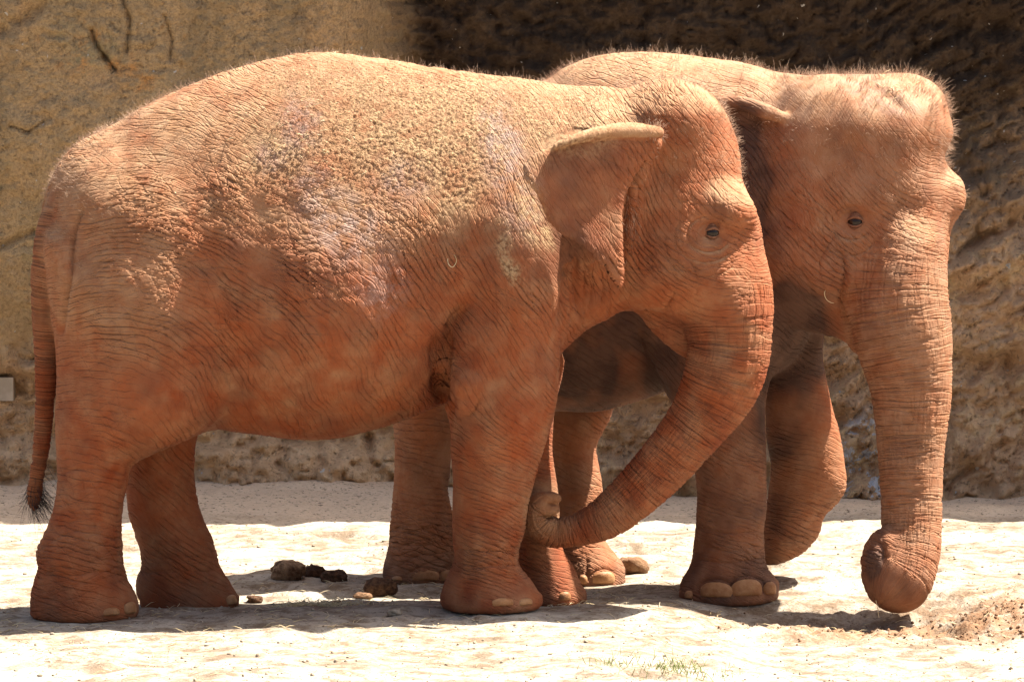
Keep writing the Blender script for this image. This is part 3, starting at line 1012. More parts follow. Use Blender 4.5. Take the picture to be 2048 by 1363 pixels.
s1.refresh()
arc = lambda cx, cy, rx, ry, a0, a1, n=9: [(cx + rx * math.cos(R(a0 + (a1 - a0) * i / (n - 1))), cy - ry * math.sin(R(a0 + (a1 - a0) * i / (n - 1)))) for i in range(n)]
for ln, wdt, dep, yy in [
    ([(950, 590), (908, 645), (889, 705), (884, 760), (892, 815), (900, 870)], 13, 0.060, NB),
    ([(880, 640), (866, 700), (870, 770), (885, 830)], 10, 0.016, NB),
    ([(962, 790), (950, 820), (935, 833), (918, 822), (905, 790)], 4, 0.012, NB),
    ([(1146, 470), (1152, 540), (1158, 600), (1166, 650)], 10, 0.032, NB),
    ([(1116, 660), (1126, 560), (1130, 480)], 6, 0.022, NB), ([(1168, 500), (1170, 570), (1172, 640)], 4, 0.014, NB), ([(1134, 500), (1138, 570), (1140, 650)], 3.5, 0.010, NB), ([(1214, 560), (1222, 600), (1214, 640)], 3.5, 0.010, NB),
    ([(1175, 520), (1182, 580), (1176, 630)], 4, 0.012, NB), ([(1200, 540), (1206, 580), (1198, 620)], 4, 0.012, NB),
    ([(1262, 360), (1252, 420), (1250, 500), (1252, 560)], 6, 0.020, NB), ([(1278, 360), (1268, 430), (1266, 490)], 3.5, 0.010, NB),
    (arc(1425, 467, 30, 22, 10, 190), 3.2, 0.006, NB), (arc(1418, 468, 44, 36, 20, 340), 2.8, 0.0065, NB), (arc(1412, 470, 62, 54, 150, 320), 2.8, 0.006, NB),
    (arc(1410, 478, 80, 74, 170, 320), 2.8, 0.005, NB), (arc(1425, 465, 20, 10, 190, 350), 2.6, 0.006, NB),
    ([(1349, 575), (1346, 592), (1335, 612), (1322, 624)], 5, 0.020, NB), ([(1240, 604), (1270, 619), (1310, 622), (1345, 640)], 4, 0.014, NB),
    ([(1300, 500), (1320, 550), (1340, 580)], 2.6, 0.006, NB), ([(1380, 520), (1395, 560), (1390, 600)], 2.6, 0.005, NB),
    ([(118, 950), (160, 936), (210, 938), (250, 945)], 4, 0.007, 0), ([(85, 1140), (140, 1150), (200, 1142), (245, 1152)], 4, 0.008, 0),
    ([(280, 1148), (330, 1140), (400, 1142), (436, 1140)], 4, 0.008, 9),
    ([(905, 1120), (950, 1130), (1000, 1128), (1034, 1130)], 4, 0.008, NB), ([(906, 1095), (960, 1100), (1030, 1100)], 3, 0.006, NB),
    ([(1088, 1003), (1100, 1007), (1118, 1008)], 4, 0.02, 9), ([(1078, 1030), (1095, 1034), (1118, 1032)], 4, 0.03, 9),
    ([(168, 405), (148, 470), (142, 540), (131, 610), (122, 680)], 6, 0.022, 0.05),
    ([(285, 925), (330, 900), (390, 872), (430, 860)], 6, 0.014, 0), ([(300, 905), (350, 888), (420, 858)], 4, 0.010, 0),
    ([(250, 960), (258, 930), (290, 915)], 5, 0.012, 0),
]:
    s1.groove(ln, wdt, dep, yy)
s1.refresh()
ctrl1 = [(160, 1000, 0), (160, 1150, 0), (160, 860, -4), (380, 1100, -12), (340, 1000, -40), (150, 650, 8), (180, 560, 15), (180, 480, 22), (250, 480, 10), (330, 450, -15), (420, 430, -40), (350, 360, -42),
         (480, 420, -40), (560, 480, -30), (650, 450, -24), (700, 550, -30), (450, 600, -50), (330, 600, -15), (300, 720, -35), (400, 780, -80), (560, 700, -66), (650, 760, -76),
         (760, 730, -66), (780, 600, -55), (860, 540, -66), (920, 460, -76), (1000, 400, -84), (1060, 460, -80), (1000, 620, -70), (1060, 720, -84), (960, 760, -84), (980, 880, -40), (970, 960, -10), (970, 1060, 0), (980, 1160, 0),
         (1130, 260, -85), (1180, 560, -88), (1320, 380, -75), (1400, 280, -60), (1420, 500, -30), (1450, 560, 15), (1350, 600, -50), (600, 230, -5), (300, 250, 25), (800, 220, -8), (90, 700, 0), (1100, 1100, 0)]
ff = flow_fields(ctrl1, (40, 1560, 80, 1240))


def ring_coords(sc, path, rad):
    """metres along the trunk and round it, and how far inside the trunk's own tube a point lies"""
    best = np.full(len(sc.V), 1e9); ax = np.zeros(len(sc.V)); circ = np.zeros(len(sc.V)); rel = np.full(len(sc.V), 9.0)
    run = 0.0
    for i in range(len(path) - 1):
        a, b = path[i], path[i + 1]
        e = b - a; L = np.linalg.norm(e) + 1e-9
        lo = np.minimum(a, b) - 0.26; hi = np.maximum(a, b) + 0.26
        j = np.where(((sc.V > lo) & (sc.V < hi)).all(1))[0]
        p = sc.V[j] - a
        t = np.clip(p @ e / L ** 2, 0, 1)
        q = p - t[:, None] * e
        d = np.linalg.norm(q, axis=1)
        r = rad[i] + t * (rad[i + 1] - rad[i])
        ed = e / L
        u = np.array((0, -1.0, 0)); u = u - ed * (u @ ed); u /= np.linalg.norm(u)
        v = np.cross(ed, u)
        m = d < best[j]
        jj = j[m]
        best[jj] = d[m]; ax[jj] = run + t[m] * L
        circ[jj] = np.arctan2(q[m] @ v, q[m] @ u) * 0.12
        rel[jj] = d[m] / r[m]
        run += L
    return ax, circ, rel


def skin_attrs(sc, me, ff, trunk, trad, tail, mud, yellow, bare_sheen, wr, dust, tstart, tan=(1, 0, 0.5)):
    p, q = ff(sc.px, sc.py)
    vattr(me, 'flow', np.stack([p, q, sc.V[:, 1]], 1))
    ax, ci, rel = ring_coords(sc, trunk, trad)
    tw = sstep(1.28, 1.08, rel) * sstep(tstart[0], tstart[1], ax)
    if tail is not None:
        ax2, ci2, rel2 = ring_coords(sc, *tail)
        t2 = sstep(1.4, 1.1, rel2) * sstep(0.05, 0.2, ax2)
        k = t2 > tw
        ax = np.where(k, ax2 * 1.3, ax); ci = np.where(k, ci2 * 0.1, ci); tw = np.maximum(tw, t2); wr = np.where(k, 0.0, wr)
    vattr(me, 'ring', np.stack([ax, ci, 0 * ax], 1))
    vattr(me, 'coat', np.stack([wr, mud, bare_sheen], 1))
    vattr(me, 'coat_b', np.stack([tw, yellow, dust], 1))
    st = np.maximum(sstep(-0.05, 0.65, sc.N[:, 2]) * sstep(0.8, 1.5, sc.V[:, 2]), tan[2] * sstep(0.75, 1.6, sc.V[:, 2]))  # upward and upper surfaces paled: sandy dust plus painted sunlight
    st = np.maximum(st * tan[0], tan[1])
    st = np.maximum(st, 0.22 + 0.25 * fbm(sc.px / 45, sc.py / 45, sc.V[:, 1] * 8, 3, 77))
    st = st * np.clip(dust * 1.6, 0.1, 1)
    vattr(me, 'dust_sunlight', np.clip(st, 0, 1), 'FLOAT')
    return tw


px, py = s1.px, s1.py
up = sstep(-0.25, 0.55, s1.N[:, 2])
nse = fbm(px / 60, py / 60, s1.V[:, 1] * 6, 3, 5)
mud = np.zeros(len(px)); yel = np.zeros(len(px)); bare_sheen = np.zeros(len(px))
for e in [(640, 165, 120, 45, 0, 0.8), (820, 235, 190, 85, -8, 1.0), (560, 330, 70, 45, 30, 0.9), (770, 330, 120, 60, -10, 1.0), (920, 330, 70, 80, 0, 0.9), (1000, 215, 80, 50, 0, 0.9), (1120, 235, 90, 60, 0, 0.55), (620, 260, 80, 60, 0, 0.8), (690, 250, 90, 70, 0, 0.8)]:
    mud = np.maximum(mud, ellmask(px, py, *e[:5], 0.5) * e[5])
for e in [(850, 260, 210, 110, -8, 1.0), (640, 170, 110, 40, 0, 0.6), (540, 300, 60, 60, 0, 0.8), (900, 350, 60, 100, 0, 0.8), (1130, 230, 110, 70, 0, 0.95), (1000, 180, 160, 30, 0, 0.9), (660, 390, 60, 40, 0, 0.5),
          (1062, 430, 26, 60, 10, 1.0), (1020, 530, 16, 50, 25, 1.0), (1090, 470, 14, 34, 20, 1.0), (1010, 470, 14, 46, 10, .8)]:
    yel = np.maximum(yel, ellmask(px, py, *e[:5], 0.5) * e[5])
for e in [(600, 245, 38, 62, 0, 0.9), (545, 315, 40, 30, 30, 0.7), (632, 380, 40, 50, 10, 0.8), (690, 455, 105, 60, -40, 1.0), (800, 365, 55, 48, 0, 0.8), (1005, 300, 40, 90, 8, 1.0), (1040, 400, 40, 80, 0, 0.7), (760, 570, 50, 60, 0, 0.7), (980, 250, 30, 30, 0, 0.8)]:
    bare_sheen = np.maximum(bare_sheen, ellmask(px, py, *e[:5], 0.6) * e[5])
side = sstep(0.25, 0.05, s1.V[:, 1])
wr = 1.0 - 0.75 * mud - 0.35 * ellmask(px, py, 1400, 300, 110, 120, 0, .5) - 0.55 * ellmask(px, py, 1150, 390, 100, 120, 0, .3) - 0.4 * ellmask(px, py, 420, 250, 260, 100, 12, .5)
wr = wr - 0.15 * ellmask(px, py, 1400, 480, 110, 110, 0, .5)
wr = np.clip(wr + 0.35 * ellmask(px, py, 380, 430, 200, 110, 20, .5) + 0.3 * ellmask(px, py, 700, 480, 150, 100, 20, .5), 0.12, 1.4)
wr = wr * (0.62 + 0.38 * sstep(0.85, 1.35, s1.V[:, 2]) + 0.45 * np.exp(-((s1.V[:, 2] - 0.24) / 0.13) ** 2)) * np.clip(0.95 + 0.55 * fbm(px / 75, py / 75, 0 * px, 3, 9), 0.35, 1.4)
wr = wr * (1 - 0.9 * ellmask(px, py, 1428, 463, 30, 22, 0, .4)) * (1 - 0.9 * sstep(22, 12, seg_dist(px, py, [(1100, 292), (1180, 264), (1316, 263)])) * (s1.V[:, 1] < -0.2))
mud = mud * (1 - sstep(22, 12, seg_dist(px, py, [(1100, 292), (1180, 264), (1316, 263)])) * (s1.V[:, 1] < -0.2))
dust = np.clip(0.9 - 0.38 * ellmask(px, py, 1150, 400, 105, 150, 0, .3) * (s1.V[:, 1] < -0.24) + 0.28 * nse - 0.12 * sstep(1130, 1200, py), 0.25, 1)
me1 = to_mesh('elephant_body', s1.V, s1.F)
tw1 = skin_attrs(s1, me1, ff, TR1, RR1, (TL1, RL1), mud * side, yel * side, bare_sheen * side, wr, dust, (0.12, 0.24),
                 (1 - 0.4 * ellmask(px, py, 1150, 400, 100, 130, 0, .3), np.maximum(0.8 * ellmask(px, py, 1090, 1020, 60, 60, 0, .5), np.maximum(0.95 * (seg_dist(px, py, [(1100, 292), (1180, 264), (1316, 263)]) < 11) * (s1.V[:, 1] < -0.2), np.maximum(0.75 * ellmask(px, py, 220, 540, 170, 190, 0, .6), 0.85 * sstep(560, 380, py - 60 * np.exp(-((px - 720) / 160) ** 2)) * sstep(1120, 1040, px)))), 0.32))  # tan trunk tip and rump; sunlight painted on ear fold and upper flank
SKIN1 = skin_material('dusty_skin_front', dict(dust_a=(0.22, 0.047, 0.0135), dust_b=(0.265, 0.066, 0.0205), dust_c=(0.29, 0.096, 0.036), tan_a=(0.29, 0.150, 0.074), tan_b=(0.345, 0.21, 0.12)))
e1 = bpy.data.objects.new('elephant', None)
e1.location = (-0.9, 0.0, 0.0)
COL.objects.link(e1)
e1['label'] = 'nearer elephant with its trunk curled back towards its front foot, muddy back'
e1['category'] = 'elephant'
e1['group'] = 'elephants standing side by side'
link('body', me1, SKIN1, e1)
eyeball(s1, 1428, 463, 12.5, EYE, e1, LID)
for a in [(262, 1217, 22, 30), (224, 1224, 34, 20), (464, 1200, 18, 24), (1005, 1205, 50, 20), (1052, 1204, 30, 18), (1130, 1193, 26, 22)]:
    toenail(s1, *a, NAIL, e1)
toph = sstep(0.15, 0.75, s1.N[:, 2]) * sstep(900, 500, py) * (1 - 0.65 * mud)
face = ellmask(px, py, 1400, 270, 110, 110, 0, .4)
rear = ellmask(px, py, 170, 330, 150, 130, 0, .5) * 0.7
hw = toph * ((py < 330) | (px < 420)) * 1.0 + face * 1.3 + rear
hw = hw * (1 - tw1) * (s1.V[:, 2] > 1.0) * np.clip(0.55 + 1.3 * fbm(px / 14, py / 14, s1.V[:, 1] * 30, 2, 55), 0.02, 2)
hair_mesh('body_hair', s1, hw * (1 - 0.9 * ellmask(px, py, 1170, 400, 140, 180)), 15000, 0.018, 0.042, 0.00055, (-0.25, 0, 0.1), HAIR, e1, seed=3)
# tuft at the end of the tail
tm = np.exp(-((px - 72) ** 2 / 300 + (py - 985) ** 2 / 900)) * (px < 95)
hair_mesh('tail_tuft', s1, np.clip(tm, 0, 1), 260, 0.06, 0.15, 0.0009, (0.6, 0, -1.6), DARKHAIR, e1, seed=4, curl=0.3)
lash = np.exp(-((px - 1428) ** 2 + (py - 452) ** 2) / 90.0) * (s1.V[:, 1] < 0)
hair_mesh('eyelash', s1, lash, 60, 0.012, 0.022, 0.0005, (0.5, -0.6, -0.6), DARKHAIR, e1, seed=5)
em = np.exp(-((px - 1262) ** 2 / 120 + (py - 430) ** 2 / 2500)) * (s1.V[:, 1] < 0)
hair_mesh('ear_hair', s1, em, 90, 0.04, 0.10, 0.0008, (0.1, -0.2, -1.5), HAIR, e1, seed=6)

# ================================================================== farther elephant
fld = Field((-0.66, 0.30, -0.16), (1.96, 2.20, 2.30), 0.0132)
by = ly(1.50, 800, -0.00056)
fld.inflate([(745, 600), (750, 480), (800, 360), (900, 260), (1000, 200), (1090, 163), (1130, 136), (1200, 113), (1280, 107), (1350, 109), (1430, 119), (1500, 131), (1552, 146),
             (1610, 158), (1660, 230), (1680, 360), (1660, 500), (1640, 600), (1610, 680), (1560, 740), (1450, 770), (1345, 780), (1300, 790), (1250, 802), (1190, 813), (1110, 815), (1000, 830), (900, 840), (800, 780)],
            by, 0.46, 0.55, k=0.01)
fld.ell(1160, 520, 1.30, 260, 0.48, 280, k=0.1)
# near hind leg
fld.inflate([(770, 620), (785, 760), (788, 826), (793, 909), (788, 1001), (785, 1079), (770, 1128), (768, 1160), (770, 1400), (916, 1400), (916, 1160), (914, 1120), (912, 1080), (905, 1040),
             (895, 1005), (891, 975), (896, 945), (902, 905), (920, 800), (960, 620), (860, 560)], cst(1.20), 0.19, 0.20, k=0.05, sole=sole((768, 1164), (916, 1166), 1.20))
# far hind leg
fld.inflate([(1060, 700), (1070, 820), (1085, 900), (1095, 1000), (1095, 1080), (1080, 1120), (1075, 1160), (1075, 1400), (1248, 1400), (1248, 1160), (1246, 1133), (1226, 1106), (1206, 1079), (1199, 1040), (1203, 987), (1196, 933),
             (1190, 894), (1204, 860), (1222, 820), (1240, 700)], cst(1.60), 0.18, 0.18, k=0.04, sole=sole((1075, 1168), (1248, 1170), 1.60))
# near front leg
fld.inflate([(1270, 600), (1285, 672), (1310, 740), (1335, 790), (1358, 830), (1378, 880), (1392, 938), (1397, 1001), (1393, 1070), (1384, 1125), (1366, 1160), (1363, 1195), (1364, 1440), (1556, 1440), (1556, 1192), (1549, 1160), (1527, 1128), (1523, 1070),
             (1530, 1011), (1528, 909), (1530, 797), (1545, 720), (1560, 620), (1500, 500), (1380, 480)], ly(0.95, 1450, 0, 800, -0.00025), 0.20, 0.20, k=0.04, sole=sole((1363, 1202), (1556, 1200), 0.85))
# raised front leg, bent at the wrist
fld.inflate([(1540, 620), (1530, 740), (1535, 860), (1545, 930), (1540, 985), (1530, 1040), (1520, 1090), (1519, 1118), (1535, 1126), (1558, 1124), (1592, 1110), (1620, 1085), (1634, 1065), (1642, 1036), (1665, 1012), (1684, 987), (1690, 953),
             (1679, 875), (1658, 797), (1642, 710), (1646, 650), (1640, 580), (1580, 560)], ly(1.25, 1600, 0, 900, 0.0003), 0.15, 0.14, k=0.04)
# head, turned towards the camera
hy2 = ly(0.92, 1700, 0.00020)
fld.inflate([(1515, 330), (1520, 250), (1550, 195), (1592, 160), (1640, 152), (1690, 149), (1740, 149), (1803, 150), (1836, 158), (1865, 176), (1886, 201), (1898, 230), (1905, 262), (1897, 288), (1886, 312), (1897, 345), (1915, 374),
             (1914, 410), (1901, 450), (1893, 490), (1889, 530), (1880, 580), (1800, 680), (1702, 668), (1649, 648), (1590, 630), (1545, 596), (1520, 520), (1512, 430)], hy2, 0.34, 0.24, k=0.05)
fld.ell(1886, 392, 0.93, 34, 0.10, 34, k=0.08)                 # far brow
fld.ell(1748, 392, 0.665, 42, 0.07, 30, k=0.06, rot=-0.4)        # near brow
fld.ell(1655, 215, 0.80, 75, 0.16, 55, k=0.06)                  # near dome
fld.ell(1810, 205, 1.02, 75, 0.18, 50, k=0.05)                  # far dome
fld.ell(1610, 520, 0.80, 80, 0.17, 95, k=0.08)                  # cheek
trunk2 = [(1815, 430, 0.80, 62), (1806, 500, 0.72, 82), (1796, 580, 0.69, 96), (1804, 660, 0.67, 96), (1818, 740, 0.66, 83), (1823, 800, 0.65, 75), (1822, 895, 0.63, 64), (1823, 990, 0.60, 58), (1823, 1050, 0.58, 57), (1818, 1100, 0.55, 58), (1806, 1140, 0.52, 62), (1798, 1154, 0.51, 64)]
TR2, RR2 = fld.tube(trunk2, k=0.05)
fld.tube([(1772, 1095, 0.50, 36), (1768, 1125, 0.49, 42), (1782, 1155, 0.50, 52), (1796, 1160, 0.50, 58)], k=0.03)
fld.tube([(1560, 590, 0.85, 44), (1620, 620, 0.80, 40), (1690, 650, 0.76, 26), (1712, 690, 0.74, 10)], k=0.04)   # jaw
def ear2y(px, py):
    px = np.asarray(px, float); py = np.asarray(py, float)
    t = np.clip((1570 - px) / 220.0, -0.1, 1)
    return 0.70 + 0.0011 * np.clip(py - 215, 0, 400) + 0.05 * t
fld.flap([(1572, 238), (1520, 218), (1480, 204), (1440, 205), (1400, 240), (1385, 300), (1400, 380), (1440, 440), (1490, 480), (1518, 470), (1522, 400), (1528, 310), (1550, 260)], ear2y, 0.014, k=0.02)
fld.tube([(1575, 239, 0.65, 10), (1530, 222, 0.66, 14), (1480, 207, 0.69, 13), (1440, 206, 0.71, 11)], k=0.012)
V, F = fld.mesh()
del fld
V = relax(V, edges_of(F), 4, 0.5)
V, F = split4(V, F)
s2 = Sculpt(V, F)
for b in [(1690, 455, 48, -0.030, 0.95), (1690, 305, 60, -0.030, 0.9), (1705, 470, 32, 0.018, 0.95), (1830, 420, 40, -0.02, 0.95), (1560, 420, 40, -0.02, 0.9), (1690, 600, 26, -0.02, 0.9),
          (1640, 560, 40, 0.012, 0.9), (1752, 210, 40, -0.015, 1.0), (1500, 700, 60, 0.01, 1.0)]:
    s2.blob(*b)
s2.refresh()
for ln, wdt, dep in [
    (arc(1703, 445, 40, 34, 20, 340, 15), 3.2, 0.009), (arc(1700, 455, 56, 56, 130, 330, 13), 2.8, 0.006), (arc(1706, 440, 24, 16, 0, 180), 3.0, 0.008), (arc(1704, 440, 30, 24, 30, 150), 2.6, 0.006),
    ([(1682, 500), (1690, 540), (1684, 580), (1683, 610), (1700, 660)], 6, 0.022), ([(1670, 470), (1640, 520), (1640, 560)], 2.6, 0.006), ([(1600, 520), (1620, 570), (1660, 600)], 3, 0.006), ([(1580, 560), (1610, 600), (1650, 625)], 3, 0.006),
    ([(1268, 640), (1295, 720), (1325, 780), (1350, 815)], 10, 0.02), ([(1400, 1085), (1450, 1100), (1520, 1090)], 3.5, 0.008), ([(1396, 1050), (1450, 1066), (1522, 1060)], 3.5, 0.008), ([(1390, 1115), (1450, 1125), (1524, 1115)], 3.5, 0.008),
    ([(1618, 1020), (1650, 1025), (1680, 1000)], 4, 0.012), ([(1600, 1000), (1650, 1008), (1686, 985)], 3, 0.008), ([(1750, 1078), (1768, 1100), (1766, 1140)], 7, 0.02),
    ([(1700, 152), (1760, 180), (1830, 235)], 10, 0.012), ([(1466, 1140), (1466, 1196)], 4, 0.01), ([(1525, 1150), (1528, 1196)], 4, 0.01), ([(1172, 1110), (1176, 1165)], 4, 0.01),
    ([(783, 1085), (830, 1090), (910, 1075)], 3.5, 0.008), ([(784, 1055), (830, 1062), (905, 1045)], 3.5, 0.008), ([(778, 1110), (830, 1112), (912, 1100)], 3.5, 0.008),
]:
    s2.groove(ln, wdt, dep, 9)
NAILS2 = [(1431, 1182, 66, 38), (1496, 1178, 64, 42), (1541, 1178, 26, 32), (1378, 1190, 18, 20), (850, 1152, 58, 28), (896, 1152, 32, 28), (795, 1157, 24, 12), (1208, 1157, 50, 30), (1166, 1160, 18, 22)]
for a, b, w_, h_ in NAILS2:
    s2.blob(a, b - h_ * 0.3, w_ * 0.55, 0.012, 9)
s2.refresh()
for a, b, w_, h_ in NAILS2:
    s2.groove(arc(a, b + 2, w_ * 0.56, h_ * 0.72, 0, 180, 9), 3.2, 0.009, 9)
s2.refresh()
ctrl2 = [(1460, 1000, 0), (1460, 1120, 0), (840, 1000, 0), (1160, 1000, 0), (1600, 1000, -12), (1600, 800, -5), (1460, 850, -60), (1350, 700, -60), (1200, 700, -30), (1180, 250, -30), (1400, 200, -20), (1560, 350, -80), (1620, 300, -70), (1600, 450, -75), (1560, 540, -60),
         (1640, 600, -40), (1720, 560, -70), (1760, 620, -60), (1700, 250, -60), (1820, 250, -70), (1850, 450, 0), (1860, 600, 5)]
ff2 = flow_fields(ctrl2, (700, 1960, 80, 1240))
px, py = s2.px, s2.py
nse = fbm(px / 60, py / 60, s2.V[:, 1] * 6, 3, 15)
z0 = np.zeros(len(px))
wr = np.clip(1.0 - 0.6 * ellmask(px, py, 1720, 250, 190, 110, 0, .4) - 0.2 * ellmask(px, py, 1640, 450, 130, 160, 0, .5) - 0.5 * sstep(300, 200, py), 0.12, 1.3)
wr = wr * (0.65 + 0.35 * sstep(0.85, 1.35, s2.V[:, 2]) + 0.5 * np.exp(-((s2.V[:, 2] - 0.20) / 0.13) ** 2)) * np.clip(0.95 + 0.55 * fbm(px / 75, py / 75, 0 * px, 3, 19), 0.35, 1.4)
wr = wr * (1 - 0.9 * ellmask(px, py, 1709, 441, 34, 26, 0, .4))
dust = np.clip(0.85 + 0.4 * nse - 0.9 * ellmask(px, py, 1230, 700, 260, 130, 0, .5) - 0.3 * sstep(1100, 1170, py) - 0.32 * ellmask(px, py, 1460, 980, 90, 280, 0, .4) - 0.5 * ellmask(px, py, 1570, 800, 60, 200, 0, .5) - 0.9 * ellmask(px, py, 1470, 380, 75, 180, 0, .3) - 0.8 * ellmask(px, py, 1590, 670, 85, 110, 0, .4) - 0.9 * ellmask(px, py, 1753, 1105, 17, 48, -12, .5), 0.0, 1)  # dust cover; thinned on the ear, chest and raised leg to paint shade
bare_sheen = 0.55 * ellmask(px, py, 1760, 190, 90, 30, -25, .6)
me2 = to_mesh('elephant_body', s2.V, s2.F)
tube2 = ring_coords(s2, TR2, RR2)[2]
tw2 = skin_attrs(s2, me2, ff2, TR2, RR2, None, z0, 0.5 * ellmask(px, py, 1250, 130, 220, 40, 0, .5), bare_sheen, wr, dust, (0.10, 0.30),
                 (1, np.maximum(0.9 * (seg_dist(px, py, [(1440, 206), (1500, 212), (1575, 239)]) < 13) * (s2.V[:, 1] < 0.8), np.maximum(0.40 * sstep(780, 900, py), 0.62 * sstep(1.35, 1.1, tube2) * sstep(1160, 1060, py) * sstep(440, 560, py))), 0.5))  # sunlit ear fold painted tan; legs and trunk dusty
SKIN2 = skin_material('dusty_skin_far', dict(dust_a=(0.225, 0.058, 0.019), dust_b=(0.265, 0.082, 0.030), dust_c=(0.29, 0.112, 0.048), tan_a=(0.30, 0.16, 0.083), tan_b=(0.36, 0.225, 0.14)))
e2 = bpy.data.objects.new('elephant', None)
e2.location = (0.6, 1.2, 0.0)
COL.objects.link(e2)
e2['label'] = 'farther elephant lifting one front foot, its trunk hanging straight to the ground'
e2['category'] = 'elephant'
e2['group'] = 'elephants standing side by side'
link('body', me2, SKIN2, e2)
eyeball(s2, 1707, 441, 13, EYE, e2, LID)
for a in NAILS2:
    toenail(s2, *a, NAIL, e2)
hw = sstep(0.2, 0.75, s2.N[:, 2]) * (py < 330) + 1.2 * ellmask(px, py, 1720, 240, 200, 110, 0, .3) * (s2.N[:, 1] < 0.5) + 1.0 * ellmask(px, py, 1890, 250, 40, 120, 0, .4)
hw = hw + 0.4 * ellmask(px, py, 1840, 380, 90, 60, 0, .5)
hair_mesh('body_hair', s2, hw * (1 - tw2) * (s2.V[:, 2] > 1.0) * np.clip(0.55 + 1.3 * fbm(px / 14, py / 14, s2.V[:, 1] * 30, 2, 56), 0.02, 2), 12000, 0.015, 0.050, 0.0006, (-0.1, 0, 0.15), HAIR, e2, seed=13)
lash = np.exp(-((px - 1712) ** 2 + (py - 430) ** 2) / 90.0) * (s2.V[:, 1] < 0.9)
hair_mesh('eyelash', s2, lash, 60, 0.012, 0.022, 0.0005, (0.5, -0.6, -0.6), DARKHAIR, e2, seed=15)

# ================================================================== things lying on the ground
def lump(name, px, py, rx, rz, ry, mat, seed, rough=0.22, flat=0.8, **props):
    """an irregular lump: bottom at photo pixel py on the ground"""
    # find the ground under that pixel
    ys = np.linspace(-2.8, 4.8, 600)
    X, Y, Z = P(px, py, ys)
    gz = ground_z(X, Y)
    i = int(np.argmin(np.abs(Z - gz)))
    c = np.array((X[i], Y[i], gz[i]))
    nu, nv = 22, 14
    V = []
    for a in range(nv + 1):
        for b in range(nu):
            t, p = b / nu * 2 * math.pi, a / nv * math.pi
            V.append((math.sin(p) * math.cos(t), math.sin(p) * math.sin(t), math.cos(p)))
    V = np.array(V)
    pw = np.sign(V) * np.abs(V) ** 0.8
    n = fbm(V[:, 0] * 1.7 + seed * 3.1, V[:, 1] * 1.7, V[:, 2] * 1.7, 3, seed)
    n2_ = fbm(V[:, 0] * 6 + seed, V[:, 1] * 6, V[:, 2] * 6, 2, seed + 5)
    k = 1 + rough * n + rough * 0.45 * n2_
    y = c[1]
    V = pw * k[:, None] * np.array((M(rx, y), ry, M(rz, y)))
    V[:, 2] = np.maximum(V[:, 2], -M(rz, y) * flat)
    V = V - np.array((0, 0, V[:, 2].min() + 0.004))
    F = []
    for a in range(nv):
        for b in range(nu):
            F.append((a * nu + b, (a + 1) * nu + b, (a + 1) * nu + (b + 1) % nu, a * nu + (b + 1) % nu))
    o = link(name, to_mesh(name, V, np.array(F)), mat, None, **props)
    o.location = c
    return o


DUNG = plain('dung_fibre', (0.05, 0.024, 0.013), 0.95, (0.14, 0.072, 0.038), 60.0, 0.012, 90.0)
DUNGDRY = plain('dry_dung_fibre', (0.36, 0.23, 0.13), 0.95, (0.09, 0.045, 0.024), 22.0, 0.02, 70.0)
CLOD = plain('soil_clod', (0.15, 0.075, 0.037), 0.95, (0.25, 0.145, 0.08), 40.0, 0.01, 90.0)
PEB = plain('pale_stone', (0.26, 0.20, 0.14), 0.9, (0.36, 0.30, 0.23), 40.0, 0.006, 90.0)
DG = 'balls of dung on the sand'
for a in [('dung_ball', 577, 1156, 35, 21, 0.06, DUNGDRY, 1, 'pale straw-topped dung ball, leftmost of the row of three on the sand'),
          ('dung_ball', 628, 1152, 20, 14, 0.04, DUNG, 2, 'small dark dung ball in the middle of the row of three'),
          ('dung_ball', 668, 1160, 27, 13, 0.05, DUNG, 3, 'smooth dark dung ball at the right end of the row of three'),
          ('dung_ball', 762, 1187, 32, 19, 0.06, DUNG, 4, 'dark brown dung ball lying alone in the shade under the belly'),
          ('dung_ball', 510, 1203, 16, 9, 0.035, DUNG, 5, 'small broken dung lump just right of the far hind foot'),
          ('dung_ball', 725, 1195, 18, 7, 0.03, CLOD, 6, 'flat reddish dung crumb left of the dark dung ball under the belly'),
          ('dung_ball', 1264, 1146, 28, 19, 0.06, CLOD, 7, 'reddish dung heap behind the toenails of the farther elephant')]:
    lump(a[0], *a[1:6], a[6], a[7], rough=0.20, label=a[8], category='dung', group=DG)
lump('stone', 788, 1229, 14, 8, 0.03, PEB, 21, label='small pale stone at the edge of the belly shadow', category='stone')
lump('stone', 975, 1215, 12, 5, 0.03, PEB, 22, label='flat pale stone against the toes of the front foot', category='stone')

# loose clods and pebbles nobody could count
g2 = np.random.default_rng(11)
base = np.array([(math.sin(p) * math.cos(t), math.sin(p) * math.sin(t), math.cos(p) * 0.8) for p in (0.5, 1.3, 2.2) for t in np.arange(5) * 1.2566] + [(0, 0, .9), (0, 0, -.7)])
bf = []
for a in range(2):
    for b in range(5):
        b2 = (b + 1) % 5
        bf += [(a * 5 + b, (a + 1) * 5 + b, (a + 1) * 5 + b2), (a * 5 + b, (a + 1) * 5 + b2, a * 5 + b2)]
for b in range(5):
    bf += [(15, b, (b + 1) % 5), (16, 10 + (b + 1) % 5, 10 + b)]
bf = np.array(bf)


def scatter_lumps(name, X, Y, size, mat, label):
    n = len(X)
    Z = ground_z(X, Y)
    sc = size[:, None, None] * g2.uniform(0.6, 1.3, (n, 1, 3)) * base[None] * g2.uniform(0.75, 1.25, (n, len(base), 1))
    V = sc + np.stack([X, Y, Z + size * 0.25], 1)[:, None, :]
    Fx = (np.arange(n) * len(base))[:, None, None] + bf[None]
    return link(name, to_mesh(name, V.reshape(-1, 3), Fx.reshape(-1, 3)), mat, None, kind='stuff', label=label)


